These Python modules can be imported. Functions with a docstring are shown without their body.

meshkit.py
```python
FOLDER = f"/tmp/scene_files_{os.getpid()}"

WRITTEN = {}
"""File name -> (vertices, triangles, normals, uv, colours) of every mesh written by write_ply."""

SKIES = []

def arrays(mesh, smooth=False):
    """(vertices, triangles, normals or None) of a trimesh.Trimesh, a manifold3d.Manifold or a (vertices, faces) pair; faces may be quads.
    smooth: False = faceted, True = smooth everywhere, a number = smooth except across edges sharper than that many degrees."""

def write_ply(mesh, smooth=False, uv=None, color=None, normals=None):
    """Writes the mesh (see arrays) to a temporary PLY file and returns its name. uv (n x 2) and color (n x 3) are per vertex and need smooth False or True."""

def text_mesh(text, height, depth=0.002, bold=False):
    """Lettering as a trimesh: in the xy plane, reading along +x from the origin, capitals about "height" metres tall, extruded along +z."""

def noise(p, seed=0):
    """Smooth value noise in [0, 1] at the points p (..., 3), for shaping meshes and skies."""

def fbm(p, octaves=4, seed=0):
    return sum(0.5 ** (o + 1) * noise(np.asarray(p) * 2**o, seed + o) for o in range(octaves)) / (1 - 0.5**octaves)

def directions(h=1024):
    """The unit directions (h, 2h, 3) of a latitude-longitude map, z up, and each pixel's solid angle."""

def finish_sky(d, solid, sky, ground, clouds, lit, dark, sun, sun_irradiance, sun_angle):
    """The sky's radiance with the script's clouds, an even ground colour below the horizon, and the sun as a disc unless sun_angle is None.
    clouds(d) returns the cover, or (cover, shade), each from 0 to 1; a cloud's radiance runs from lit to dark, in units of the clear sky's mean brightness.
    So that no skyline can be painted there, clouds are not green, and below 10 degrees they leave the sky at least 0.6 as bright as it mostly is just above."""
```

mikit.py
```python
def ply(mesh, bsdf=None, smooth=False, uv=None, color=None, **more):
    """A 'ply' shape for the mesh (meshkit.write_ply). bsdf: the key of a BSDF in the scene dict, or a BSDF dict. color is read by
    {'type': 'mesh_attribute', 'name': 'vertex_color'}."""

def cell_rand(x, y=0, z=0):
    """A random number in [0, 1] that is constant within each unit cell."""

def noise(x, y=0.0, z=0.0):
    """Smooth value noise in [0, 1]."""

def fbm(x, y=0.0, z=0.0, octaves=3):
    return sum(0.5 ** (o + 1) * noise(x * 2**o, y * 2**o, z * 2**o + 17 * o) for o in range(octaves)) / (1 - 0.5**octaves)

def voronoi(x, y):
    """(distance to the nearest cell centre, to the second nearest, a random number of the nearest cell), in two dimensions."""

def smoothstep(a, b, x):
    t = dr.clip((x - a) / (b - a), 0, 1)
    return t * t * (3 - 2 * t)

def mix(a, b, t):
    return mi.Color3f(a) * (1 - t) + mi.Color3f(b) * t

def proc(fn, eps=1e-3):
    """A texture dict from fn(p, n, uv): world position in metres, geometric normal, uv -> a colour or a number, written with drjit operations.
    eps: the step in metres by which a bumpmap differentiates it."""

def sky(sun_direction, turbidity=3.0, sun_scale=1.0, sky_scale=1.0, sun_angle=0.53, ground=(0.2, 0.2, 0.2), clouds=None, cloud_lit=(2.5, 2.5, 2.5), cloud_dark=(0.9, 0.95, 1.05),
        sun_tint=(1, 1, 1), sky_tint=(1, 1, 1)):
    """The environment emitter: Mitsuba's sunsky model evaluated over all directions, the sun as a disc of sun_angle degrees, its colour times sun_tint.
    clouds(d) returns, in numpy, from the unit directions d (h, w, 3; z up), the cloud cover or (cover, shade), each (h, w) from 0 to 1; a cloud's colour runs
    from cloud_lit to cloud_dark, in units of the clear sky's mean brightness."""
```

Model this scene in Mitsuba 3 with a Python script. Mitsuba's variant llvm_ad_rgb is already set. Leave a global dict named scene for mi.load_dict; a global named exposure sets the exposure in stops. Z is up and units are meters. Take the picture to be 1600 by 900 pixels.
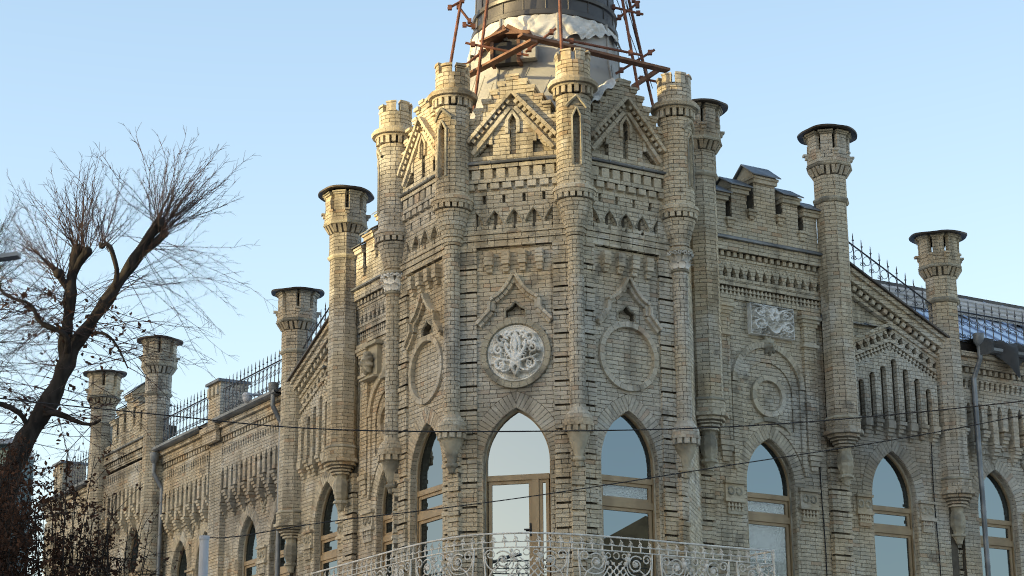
import math, random
import numpy as np, trimesh, shapely, mitsuba as mi, drjit as dr
import mikit, meshkit
from shapely.geometry import Polygon, box as sbox, Point, LineString
from shapely.ops import unary_union
from mikit import proc, fbm, noise, smoothstep, mix, cell_rand

rng = np.random.default_rng(7)
random.seed(7)
T = mi.ScalarTransform4f
scene, labels = {}, {}

# ------------------------------------------------------------------ camera, sky, exposure
PITCH, ROLL = math.radians(16.2), math.radians(-0.4)
fw = np.array([0, math.cos(PITCH), math.sin(PITCH)])
rt0 = np.array([1.0, 0, 0]); up0 = np.cross(rt0, fw)
UPV = up0 * math.cos(ROLL) - rt0 * math.sin(ROLL)
scene['camera'] = {'type': 'perspective', 'fov': math.degrees(2 * math.atan(800 / 3050)), 'fov_axis': 'x', 'near_clip': 0.1, 'far_clip': 3000.0,
                   'to_world': T().look_at(origin=[0, 0, 1.6], target=[float(fw[0]), float(fw[1]), float(1.6 + fw[2])], up=[float(x) for x in UPV])}
SUN_AZ, SUN_EL = math.radians(-70), math.radians(9)        # azimuth from the direction wall-to-camera, negative = to the left
SUN = (math.sin(SUN_AZ) * math.cos(SUN_EL), -math.cos(SUN_AZ) * math.cos(SUN_EL), math.sin(SUN_EL))
scene['sky'] = mikit.sky(SUN, turbidity=3.7, sun_scale=0.54, sun_tint=(0.74, 1.0, 1.5), sky_scale=0.74, sky_tint=(1.0, 0.97, 1.03))
exposure = 4.38

# ------------------------------------------------------------------ materials
def base(fn):
    return proc(fn)

def brick_col(p, n, uv):
    t = uv.x
    c = mix((0.43, 0.375, 0.277), (0.545, 0.482, 0.365), t)
    c = mix(c, (0.36, 0.335, 0.265), smoothstep(0.86, 0.99, uv.y) * 0.6)           # greyer bricks
    c = mix(c, (0.42, 0.285, 0.18), smoothstep(0.08, 0.0, uv.y) * 0.6)             # a few redder ones
    hue = fbm(p.x * 0.22 + 11, p.y * 0.22, p.z * 0.3, 3)
    c = mix(c, c * mi.Color3f(0.92, 0.97, 1.10), smoothstep(0.42, 0.62, hue))          # greyer stretches of wall
    big = fbm(p.x * 0.55 + 3, p.y * 0.55, p.z * 0.42, 4)
    c = mix(c, c * mi.Color3f(0.58, 0.57, 0.57), smoothstep(0.55, 0.74, big) * 0.8)    # soot
    streak = fbm(p.x * 4.0, p.y * 4.0, p.z * 0.5 + 9, 3)
    c = mix(c, c * 0.5, smoothstep(0.53, 0.74, streak) * 0.7)
    lime = fbm(p.x * 1.6 + 40, p.y * 1.6, p.z * 1.6, 4)
    c = mix(c, (0.56, 0.54, 0.48), smoothstep(0.60, 0.72, lime) * 0.55)
    brown = fbm(p.x * 0.8 + 70, p.y * 0.8, p.z * 0.7, 3)
    c = mix(c, c * mi.Color3f(0.98, 0.86, 0.72), smoothstep(0.50, 0.68, brown) * 0.6)   # browner stretches
    spot = fbm(p.x * 2.6 + 90, p.y * 2.6, p.z * 2.2, 4)
    c = mix(c, (0.10, 0.095, 0.085), smoothstep(0.66, 0.76, spot) * 0.5)            # soot spots
    fine = fbm(p.x * 28, p.y * 28, p.z * 28, 3)
    return c * (0.80 + 0.40 * fine)

def mortar_col(p, n, uv):
    f = fbm(p.x * 9, p.y * 9, p.z * 9, 3)
    big = fbm(p.x * 0.5 + 3, p.y * 0.5, p.z * 0.5, 3)
    return mix((0.062, 0.055, 0.044), (0.16, 0.14, 0.11), f) * (1.0 - 0.4 * smoothstep(0.5, 0.75, big))

def stone_col(p, n, uv):
    f = fbm(p.x * 12, p.y * 12, p.z * 12, 4)
    g = fbm(p.x * 3 + 5, p.y * 3, p.z * 3, 3)
    c = mix((0.68, 0.67, 0.63), (0.82, 0.81, 0.78), f)
    return mix(c, (0.33, 0.32, 0.28), smoothstep(0.48, 0.68, g) * 0.7)

def render_col(p, n, uv):       # old cement render of mouldings, capitals
    f = fbm(p.x * 10, p.y * 10, p.z * 10, 4)
    g = fbm(p.x * 2 + 5, p.y * 2, p.z * 2.0, 4)
    c = mix((0.30, 0.27, 0.20), (0.47, 0.43, 0.34), f)
    c = mix(c, (0.16, 0.15, 0.125), smoothstep(0.46, 0.66, g) * 0.8)
    return c

def noisy(a, b, s=6.0, sz=None):
    sz = s if sz is None else sz
    return lambda p, n, uv: mix(a, b, smoothstep(0.25, 0.75, fbm(p.x * s, p.y * s, p.z * sz, 4)))

def mat(name, tex, rough=0.8, metallic=0.0, spec=0.4, **kw):
    b = {'type': 'principled', 'base_color': tex if isinstance(tex, dict) else {'type': 'rgb', 'value': list(tex)}, 'roughness': rough, 'metallic': metallic, 'specular': spec, **kw}
    scene[name] = {'type': 'twosided', 'bsdf': b}
    return name

mat('m_brick', proc(brick_col), 0.92, spec=0.25)
mat('m_mortar', proc(mortar_col), 0.95, spec=0.2)
mat('m_stone', proc(stone_col), 0.8, spec=0.3)
mat('m_cement', proc(render_col), 0.9, spec=0.25)
mat('m_capmetal', proc(noisy((0.035, 0.030, 0.028), (0.095, 0.08, 0.07), 4)), 0.5, 0.5)
mat('m_flash', proc(noisy((0.11, 0.118, 0.13), (0.25, 0.265, 0.285), 2.5)), 0.5, 0.5)
mat('m_zinc', proc(noisy((0.25, 0.248, 0.24), (0.39, 0.38, 0.365), 1.8)), 0.6, 0.05)
mat('m_brownmetal', proc(noisy((0.055, 0.053, 0.055), (0.095, 0.088, 0.085), 2.2)), 0.42, 0.4)
mat('m_galv', proc(noisy((0.46, 0.52, 0.62), (0.72, 0.77, 0.85), 1.3)), 0.22, 0.9)
mat('m_pipe', proc(noisy((0.13, 0.145, 0.165), (0.24, 0.26, 0.285), 3)), 0.45, 0.4)
mat('m_frame', proc(noisy((0.28, 0.20, 0.115), (0.38, 0.28, 0.165), 5, 1.2)), 0.5)
mat('m_curtain', (0.36, 0.37, 0.37), 0.9)
mat('m_dark', (0.03, 0.03, 0.032), 0.9)
mat('m_iron', proc(noisy((0.055, 0.06, 0.07), (0.12, 0.125, 0.14), 9)), 0.5, 0.5)
mat('m_whiteiron', proc(noisy((0.52, 0.50, 0.45), (0.74, 0.71, 0.65), 9)), 0.55)
mat('m_rust', proc(noisy((0.12, 0.05, 0.032), (0.25, 0.105, 0.07), 8)), 0.7, 0.2)
mat('m_plank', proc(noisy((0.12, 0.06, 0.04), (0.25, 0.14, 0.09), 5)), 0.85)
mat('m_membrane', proc(noisy((0.44, 0.43, 0.405), (0.62, 0.605, 0.575), 4)), 0.6)
mat('m_bark', proc(noisy((0.012, 0.010, 0.009), (0.038, 0.031, 0.027), 14, 4)), 0.95)
mat('m_twig', proc(noisy((0.030, 0.020, 0.019), (0.095, 0.058, 0.050), 3)), 0.85)
mat('m_cable', (0.018, 0.018, 0.02), 0.6)
mat('m_whitepaint', proc(noisy((0.36, 0.38, 0.42), (0.46, 0.48, 0.52), 2)), 0.5)
mat('m_blue', (0.02, 0.06, 0.35), 0.6)
mat('m_plaster', proc(noisy((0.36, 0.32, 0.26), (0.50, 0.46, 0.38), 0.7)), 0.9)
mat('m_rooftile', proc(noisy((0.13, 0.06, 0.04), (0.22, 0.11, 0.08), 1.2)), 0.9)
mat('m_teal', proc(noisy((0.08, 0.125, 0.14), (0.13, 0.18, 0.20), 0.9)), 0.8)
mat('m_asphalt', proc(noisy((0.04, 0.04, 0.042), (0.07, 0.07, 0.07), 2)), 0.9)
mat('m_paving', proc(noisy((0.20, 0.195, 0.185), (0.30, 0.29, 0.275), 2)), 0.9)
scene['m_leaf'] = {'type': 'principledthin', 'base_color': proc(lambda p, n, uv: mix((0.040, 0.024, 0.018), (0.125, 0.068, 0.046), uv.x)), 'roughness': 0.7, 'diff_trans': 0.5}
scene['m_glass'] = {'type': 'blendbsdf', 'weight': 0.09, 'a': {'type': 'thindielectric', 'int_ior': 1.5},
                    'b': {'type': 'twosided', 'bsdf': {'type': 'roughconductor', 'alpha': 0.012, 'distribution': 'ggx', 'material': 'none', 'specular_reflectance': {'type': 'rgb', 'value': [0.80, 0.86, 0.90]}}}}
for name, c_ in (('m_coated_glass', [0.165, 0.205, 0.235]), ('m_mirror_glass', [0.29, 0.33, 0.36])):      # sun-protection glass: a weak mirror by day
    scene[name] = {'type': 'twosided', 'bsdf': {'type': 'conductor', 'material': 'none', 'specular_reflectance': {'type': 'rgb', 'value': c_}}}

# ------------------------------------------------------------------ names
_next = {}
def unique(key):
    n = _next.get(key, 0)
    _next[key] = n + 1
    return key if n == 0 else f'{key}_{n:03d}'

def part(parent, name, label=None, kind=None):
    """A key under parent that further pieces may hang from (or that gets a mesh)."""
    k = unique(parent + '__' + name)
    kind = 'stuff' if 'mortar' in name else kind
    d = {}
    if label: d['label'] = label
    if kind: d['kind'] = kind
    if d: labels[k] = d
    return k

def thing(name, label, cat=None, group=None, kind=None):
    k = unique(name)
    d = {'label': label}
    if cat: d['category'] = cat
    if group: d['group'] = group
    if kind: d['kind'] = kind
    labels[k] = d
    return k

# ------------------------------------------------------------------ maps from (u, z, d) to the world
ZH = np.array([0, 0, 1.0])
class Flat:
    def __init__(s, o, e, n): s.o, s.e, s.n = map(np.asarray, (o, e, n))
    def __call__(s, u, z, d): return s.o + np.multiply.outer(u, s.e) + np.multiply.outer(d, s.n) + np.multiply.outer(z, ZH)
    def off(s, d): return Flat(s.o + s.n * d, s.e, s.n)
class Cyl:
    def __init__(s, c, R, n, rref): s.c, s.R, s.a, s.rref = np.asarray(c), R, math.atan2(n[1], n[0]), rref
    def __call__(s, u, z, d):
        th = s.a + np.asarray(u) / s.rref; r = (s.R(z) if callable(s.R) else s.R) + d
        return np.stack([s.c[0] + r * np.cos(th), s.c[1] + r * np.sin(th), np.asarray(z) + 0 * th], -1)
class OctSide:
    def __init__(s, c, n, A, Aref): s.c, s.n, s.A, s.Aref = np.asarray(c), np.asarray(n), A, Aref; s.e = np.array([-n[1], n[0], 0])
    def __call__(s, u, z, d):
        A = (s.A(z) if callable(s.A) else s.A + 0 * np.asarray(z))
        return s.c + np.multiply.outer(A + d, s.n) + np.multiply.outer(u * (A / s.Aref), s.e) + np.multiply.outer(z, ZH)
class Path:
    """u = length along a polyline in the plane of a face, z = depth into the wall, d = out of the jamb."""
    def __init__(s, m, pts):
        s.m, s.p = m, np.asarray(pts, float)
        seg = np.diff(s.p, axis=0); L = np.hypot(*seg.T); s.s = np.concatenate([[0], np.cumsum(L)]); s.len = s.s[-1]
        nn = np.stack([-seg[:, 1], seg[:, 0]], 1) / L[:, None]; s.nn = np.vstack([nn[:1], (nn[1:] + nn[:-1]) / 2, nn[-1:]])
    def __call__(s, u, z, d):
        x = np.interp(u, s.s, s.p[:, 0]) + d * np.interp(u, s.s, s.nn[:, 0]); y = np.interp(u, s.s, s.p[:, 1]) + d * np.interp(u, s.s, s.nn[:, 1])
        return s.m(x, y, -np.asarray(z))
class Rake:
    """u along a sloping line, z square to it, in the plane of a face."""
    def __init__(s, m, u0, z0, u1, z1):
        s.m = m; L = math.hypot(u1 - u0, z1 - z0); s.L = L; s.t = ((u1 - u0) / L, (z1 - z0) / L); s.p = (u0, z0)
        s.q = (-s.t[1], s.t[0]) if u1 > u0 else (s.t[1], -s.t[0])
    def __call__(s, u, z, d): return s.m(s.p[0] + u * s.t[0] + z * s.q[0], s.p[1] + u * s.t[1] + z * s.q[1], d)

def polys(g):
    if g.is_empty: return []
    if g.geom_type == 'Polygon': return [g]
    return [p for p in getattr(g, 'geoms', []) if p.geom_type == 'Polygon']

BOXF = {}
def boxfaces(nu):
    if nu not in BOXF:
        f = []
        for i in range(nu):
            a, b = 4 * i, 4 * i + 4
            for j in (0, 1, 2):      # bottom (0-1), front (1-2), top (2-3)
                f += [[a + j, b + j, b + j + 1], [a + j, b + j + 1, a + j + 1]]
        e = 4 * nu
        f += [[0, 1, 2], [0, 2, 3], [e, e + 2, e + 1], [e, e + 3, e + 2]]
        BOXF[nu] = np.array(f)
    return BOXF[nu]

class MB:
    def __init__(s): s.chunks = []
    def add(s, v, f, uv=None):
        v = np.asarray(v, float); f = np.asarray(f, int)
        if uv is None: uv = np.tile(rng.random((1, 2)), (len(v), 1))
        s.chunks.append((v[None], f, np.asarray(uv)[None]))
        return s
    def boxes(s, m, u0, u1, z0, z1, d0, d1, nu=1, jit=0.0, tone=None):
        u0, u1, z0, z1, d0, d1 = [np.atleast_1d(np.asarray(x, float)) for x in np.broadcast_arrays(u0, u1, z0, z1, d0, d1)]
        N = len(u0)
        t = np.linspace(0, 1, nu + 1)
        U = u0[:, None] + (u1 - u0)[:, None] * t
        U = np.repeat(U[:, :, None], 4, 2)
        Z = np.broadcast_to(np.stack([z0, z0, z1, z1], 1)[:, None, :], U.shape).copy()
        D = np.broadcast_to(np.stack([d0, d1, d1, d0], 1)[:, None, :], U.shape).copy()
        if jit:
            D[:, :, 1:3] += rng.normal(0, jit, (N, 1, 1)) + rng.normal(0, jit * 0.7, (N, nu + 1, 2))
            U[:, :, 1:3] += rng.normal(0, 0.0012, (N, nu + 1, 2)); Z[:, :, 1:3] += rng.normal(0, 0.0012, (N, nu + 1, 2))
        V = m(U.reshape(-1), Z.reshape(-1), D.reshape(-1)).reshape(N, -1, 3)
        uv = rng.random((N, 1, 2)) if tone is None else np.broadcast_to(np.asarray(tone, float), (N, 1, 2))
        s.chunks.append((V, boxfaces(nu), np.broadcast_to(uv, (N, V.shape[1], 2))))
        return s
    def prism(s, m, poly, d0, d1, uv=None, front=True, back=False):
        """A polygon of a face (holes allowed) given thickness."""
        for P in polys(poly if not isinstance(poly, (list, tuple, np.ndarray)) else Polygon(poly)):
            rings = [np.asarray(P.exterior.coords)[:-1]] + [np.asarray(r.coords)[:-1] for r in P.interiors]
            if len(rings) == 1 and len(rings[0]) == 4 and P.convex_hull.area - P.area < 1e-9:
                tv, tf = rings[0], np.array([[0, 1, 2], [0, 2, 3]])
            else:
                tv, tf = trimesh.creation.triangulate_polygon(P, engine='earcut')
            V, F, n = [], [], 0
            if front: V.append(m(tv[:, 0], tv[:, 1], np.full(len(tv), float(d1)))); F.append(tf); n += len(tv)
            if back: V.append(m(tv[:, 0], tv[:, 1], np.full(len(tv), float(d0)))); F.append(tf[:, ::-1] + n); n += len(tv)
            for r in rings:
                k = len(r); i = np.arange(k); j = (i + 1) % k
                V += [m(r[:, 0], r[:, 1], np.full(k, float(d0))), m(r[:, 0], r[:, 1], np.full(k, float(d1)))]
                F += [np.stack([i, j, j + k], 1) + n, np.stack([i, j + k, i + k], 1) + n]; n += 2 * k
            s.add(np.vstack(V), np.vstack(F), None if uv is None else np.tile(uv, (n, 1)))
        return s
    def lathe(s, c, prof, n=32, a0=0.0, uv=None, squash=None):
        prof = np.asarray(prof, float); a = a0 + np.arange(n) * 2 * math.pi / n
        k = len(prof)
        V = np.stack([c[0] + prof[:, :1] * np.cos(a), c[1] + prof[:, :1] * np.sin(a), np.repeat(prof[:, 1:], n, 1)], -1).reshape(-1, 3)
        i, j = np.meshgrid(np.arange(k - 1), np.arange(n), indexing='ij'); j2 = (j + 1) % n
        A, B, C, D_ = i * n + j, i * n + j2, (i + 1) * n + j2, (i + 1) * n + j
        F = np.vstack([np.stack([A, B, C], -1).reshape(-1, 3), np.stack([A, C, D_], -1).reshape(-1, 3)])
        return s.add(V, F, uv)
    def octlathe(s, c, n0, prof):
        """profile given as (apothem, z); corners at 22.5 degrees from the face normal n0."""
        a = math.atan2(n0[1], n0[0]) + math.pi / 8
        return s.lathe(c, [(r / math.cos(math.pi / 8), z) for r, z in prof], 8, a)
    def tube(s, pts, r, n=5, uv=None, cap=False):
        p = np.asarray(pts, float); k = len(p); r = np.broadcast_to(np.asarray(r, float), (k,))
        t = np.gradient(p, axis=0); t /= np.linalg.norm(t, axis=1, keepdims=True) + 1e-12
        ref = np.array([0, 0, 1.0]) if abs(t[:, 2]).mean() < 0.8 else np.array([1.0, 0, 0])
        x = np.cross(t, ref); x /= np.linalg.norm(x, axis=1, keepdims=True) + 1e-12; y = np.cross(t, x)
        a = np.arange(n) * 2 * math.pi / n
        V = (p[:, None] + r[:, None, None] * (np.cos(a)[None, :, None] * x[:, None] + np.sin(a)[None, :, None] * y[:, None])).reshape(-1, 3)
        i, j = np.meshgrid(np.arange(k - 1), np.arange(n), indexing='ij'); j2 = (j + 1) % n
        F = np.vstack([np.stack([i * n + j, i * n + j2, (i + 1) * n + j2], -1).reshape(-1, 3), np.stack([i * n + j, (i + 1) * n + j2, (i + 1) * n + j], -1).reshape(-1, 3)])
        if cap:
            F = np.vstack([F] + [[[0, i, i + 1]] for i in range(1, n - 1)] + [[[(k - 1) * n, (k - 1) * n + i + 1, (k - 1) * n + i]] for i in range(1, n - 1)])
        return s.add(V, F, uv)
    def arrays(s):
        V, F, UV, n = [], [], [], 0
        for v, f, uv in s.chunks:
            N, k = v.shape[:2]
            V.append(v.reshape(-1, 3)); UV.append(uv.reshape(-1, 2)); F.append((f[None] + (np.arange(N) * k)[:, None, None]).reshape(-1, 3) + n); n += N * k
        return np.vstack(V), np.vstack(F), np.vstack(UV)
    def put(s, key, bsdf, smooth=False):
        if not s.chunks: return None
        v, f, uv = s.arrays()
        scene[key] = mikit.ply(trimesh.Trimesh(v, f, process=False), bsdf, smooth=smooth, **({} if smooth is not True and smooth is not False else {'uv': uv}))
        return key
    def pull(s, count, focus, nv=8):
        """Takes the count single boxes nearest to focus out and returns them as builders of their own."""
        cand = [(np.linalg.norm(v[i].mean(0) - focus), ci, i) for ci, (v, f, uv) in enumerate(s.chunks) if v.shape[1] == nv and len(v) > 1 for i in range(len(v))]
        cand.sort(); take = {}
        for _, ci, i in cand[:count]: take.setdefault(ci, []).append(i)
        out = []
        for ci, idx in take.items():
            v, f, uv = s.chunks[ci]
            for i in idx:
                b = MB(); b.chunks.append((v[i:i + 1], f, uv[i:i + 1])); out.append(b)
            keep = np.setdiff1d(np.arange(len(v)), idx)
            s.chunks[ci] = (v[keep], f, uv[keep])
        return out

def save(mb, parent, name, bsdf, smooth=False, label=None, kind=None):
    if not mb.chunks: return None
    k = part(parent, name, label, kind)
    mb.put(k, bsdf, smooth)
    return k

def courses(mb, c, n, rows, cnt, nu=2, depth=0.10, gap=0.004, jit=0.0015, rim=None):
    """Round mouldings laid in bricks: rows of (z0, z1, radius below, radius above)."""
    for q, (z0, z1, r0, r1) in enumerate(rows):
        k = max(6, int(cnt * max(r0, r1) / max(x for r in rows for x in r[2:])))
        th = (np.arange(k) + (q % 2) * 0.5 + 0.2) * 2 * math.pi / k; w = 2 * math.pi / k
        cy = Cyl(c, lambda z, a=z0, b=z1, ra=r0, rb=r1: ra + (np.asarray(z) - a) * (rb - ra) / (b - a), n, 1.0)
        g = gap / max(r0, r1)
        mb.boxes(cy, th + g / 2, th + w - g / 2, z0 + 0.002, z1 - 0.002, -depth, 0.0, nu, jit)

def roughen(mb, amp=0.010, s=14.0):
    """Weathered stone: every vertex nudged by noise."""
    for i, (v, f, uv) in enumerate(mb.chunks):
        w = np.stack([meshkit.noise(v * s + q * 31) - 0.5 for q in range(3)], -1)
        mb.chunks[i] = (v + w * 2 * amp, f, uv)
    return mb

def dense(prof, step=0.02):
    """A profile with points no farther apart than step."""
    out = [prof[0]]
    for (a, b), (c, d) in zip(prof[:-1], prof[1:]):
        k = max(1, int(math.hypot(c - a, d - b) / step))
        out += [(a + (c - a) * i / k, b + (d - b) * i / k) for i in range(1, k + 1)]
    return out

COURSE, JOINT = 0.0775, 0.0105
def bricks(mb, m, poly, d=0.015, d0=-0.003, L=0.25, nu=1, course=COURSE, zoff=0.0, jit=0.0014, joint=JOINT):
    P = poly if not isinstance(poly, (list, tuple, np.ndarray)) else Polygon(poly)
    if P.is_empty: return
    x0, y0, x1, y1 = P.bounds
    U0, U1, Z0, Z1 = [], [], [], []
    for r in range(int(math.floor((y0 - zoff) / course)), int(math.ceil((y1 - zoff) / course))):
        za, zb = zoff + r * course, zoff + (r + 1) * course
        u = x0 - L * (0.5 if r % 2 else 0.0) - L * 0.12 * rng.random()
        flem = rng.random() < 0.45
        k = 0
        while u < x1:
            w = L * (0.5 if (flem and k % 2) else 1.0)
            U0.append(u + joint / 2); U1.append(u + w - joint / 2); Z0.append(za + joint / 2); Z1.append(zb - joint / 2)
            u += w; k += 1
    U0, U1, Z0, Z1 = map(np.array, (U0, U1, Z0, Z1))
    B = shapely.box(U0, Z0, U1, Z1)
    shapely.prepare(P)
    inside = shapely.contains(P, B)
    if inside.any(): mb.boxes(m, U0[inside], U1[inside], Z0[inside], Z1[inside], d0, d, nu, jit)
    edge = ~inside & shapely.intersects(P, B)
    for g in shapely.intersection(P, B[edge]):
        for q in polys(g):
            if q.area < 3e-4: continue
            c = np.asarray(q.exterior.coords)[:-1]
            x_0, y_0, x_1, y_1 = q.bounds
            if abs(q.area - (x_1 - x_0) * (y_1 - y_0)) < 1e-6:
                if min(x_1 - x_0, y_1 - y_0) > 0.006: mb.boxes(m, x_0, x_1, y_0, y_1, d0, d, nu, jit)
            else:
                mb.prism(m, q, d0, d + rng.normal(0, jit))

def layer(bk, mo, m, poly, d, d0=0.0, **kw):
    """Raised brickwork: a mortar core and its bricks."""
    P = poly if not isinstance(poly, (list, tuple, np.ndarray)) else Polygon(poly)
    if P.is_empty: return
    for p in polys(P):
        core = p.buffer(-0.005, join_style=2)
        if not core.is_empty: mo.prism(m, core, d0, d - 0.016)
    bricks(bk, m, P, d=d, d0=max(d0, d - 0.11), **kw)

def rect(u0, u1, z0, z1): return sbox(u0, z0, u1, z1)

def arch_line(w, h, zs, t=0.0, n=14, flip=False):
    """Half outlines of a pointed arch (right side, springing to apex): centres on the springing line; t = distance outside the opening."""
    r = (h * h + w * w) / (2 * w); cx = w - r
    amax = math.acos(min(1, max(-1, (0 - cx) / (r + t))))
    a = np.linspace(0, amax, n)
    return np.stack([cx + (r + t) * np.cos(a), zs + (r + t) * np.sin(a)], 1), cx, r

def arch_poly(cu, w, h, zs, zb, t=0.0):
    R, _, _ = arch_line(w, h, zs, t)
    pts = [(cu + w + t, zb)] + [(cu + x, z) for x, z in R] + [(cu - x, z) for x, z in R[::-1][1:]] + [(cu - w - t, zb)]
    return Polygon(pts)

def voussoirs(out, m, cu, w, h, zs, t, d, d0=-0.003, step=0.082, t0=0.0):
    """Wedge bricks of a pointed arch, as single builders appended to out."""
    _, cx, r = arch_line(w, h, zs, 0)
    amax = math.acos((0 - cx) / (r + t)); n = max(3, int(round((r + t / 2) * amax / step)))
    for side in (1, -1):
        for i in range(n):
            a0, a1 = amax * i / n, amax * (i + 1) / n
            g = 0.0045 / r
            q = Polygon([(cx + rr * math.cos(a), zs + rr * math.sin(a)) for rr, a in ((r + t0, a0 + g), (r + t, a0 + g), (r + t, a1 - g), (r + t0, a1 - g))])
            q = q.intersection(sbox(0.004, -100, 100, 100))
            for p in polys(q):
                if p.area < 4e-4: continue
                b = MB(); c = np.asarray(p.exterior.coords)[:-1]
                b.prism(m, [(cu + side * x, z) for x, z in c], d0, d + rng.normal(0, 0.002)); out.append(b)

def put_all(builders, parent, name, bsdf='m_brick'):
    for b in builders: b.put(part(parent, name), bsdf)

def ring_poly(cu, cz, r0, r1, n=48): return Point(cu, cz).buffer(r1, n // 4).difference(Point(cu, cz).buffer(r0, n // 4))

def ring_bricks(out, m, cu, cz, r0, r1, d, d0=-0.003, step=0.12, a0=0.0, a1=2 * math.pi):
    n = max(6, int(round((a1 - a0) * r1 / step))); g = 0.004 / r1
    for i in range(n):
        t0, t1 = a0 + (a1 - a0) * i / n + g, a0 + (a1 - a0) * (i + 1) / n - g; tm = (t0 + t1) / 2
        b = MB(); b.prism(m, [(cu + r * math.cos(t), cz + r * math.sin(t)) for r, t in ((r0, t0), (r1, t0), (r1, tm), (r1, t1), (r0, t1), (r0, tm))], d0, d + rng.normal(0, 0.002)); out.append(b)

# ------------------------------------------------------------------ where the building stands
YAW = math.radians(58.9)
O = np.array([0.683, 35.691, 0.0])
def az(a): return np.array([math.sin(a), math.cos(a), 0.0])
eR, eL = az(YAW), az(YAW - math.pi / 2)
nR, nL = -eL, -eR
def rot(v, deg):
    a = math.radians(deg); return np.array([v[0] * math.cos(a) - v[1] * math.sin(a), v[0] * math.sin(a) + v[1] * math.cos(a), 0])
faceN = [rot(nL, 45 * k - 45) for k in range(5)]            # faceN[1] = left, [2] = front, [3] = right
vertN = [rot(nL, 45 * k - 22.5) for k in range(5)]
RC = 2.94
AP = 2.56                                                   # panel plane
def face_map(k, off=AP):
    n = faceN[k]; return Flat(O + n * off, np.array([-n[1], n[0], 0]), n)
def wing_pt(side, a, w): return O + (eR if side > 0 else eL) * a + (nR if side > 0 else nL) * w
def wing_map(side, w):
    return Flat(O + (nR if side > 0 else nL) * w, eR if side > 0 else eL, nR if side > 0 else nL)
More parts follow.
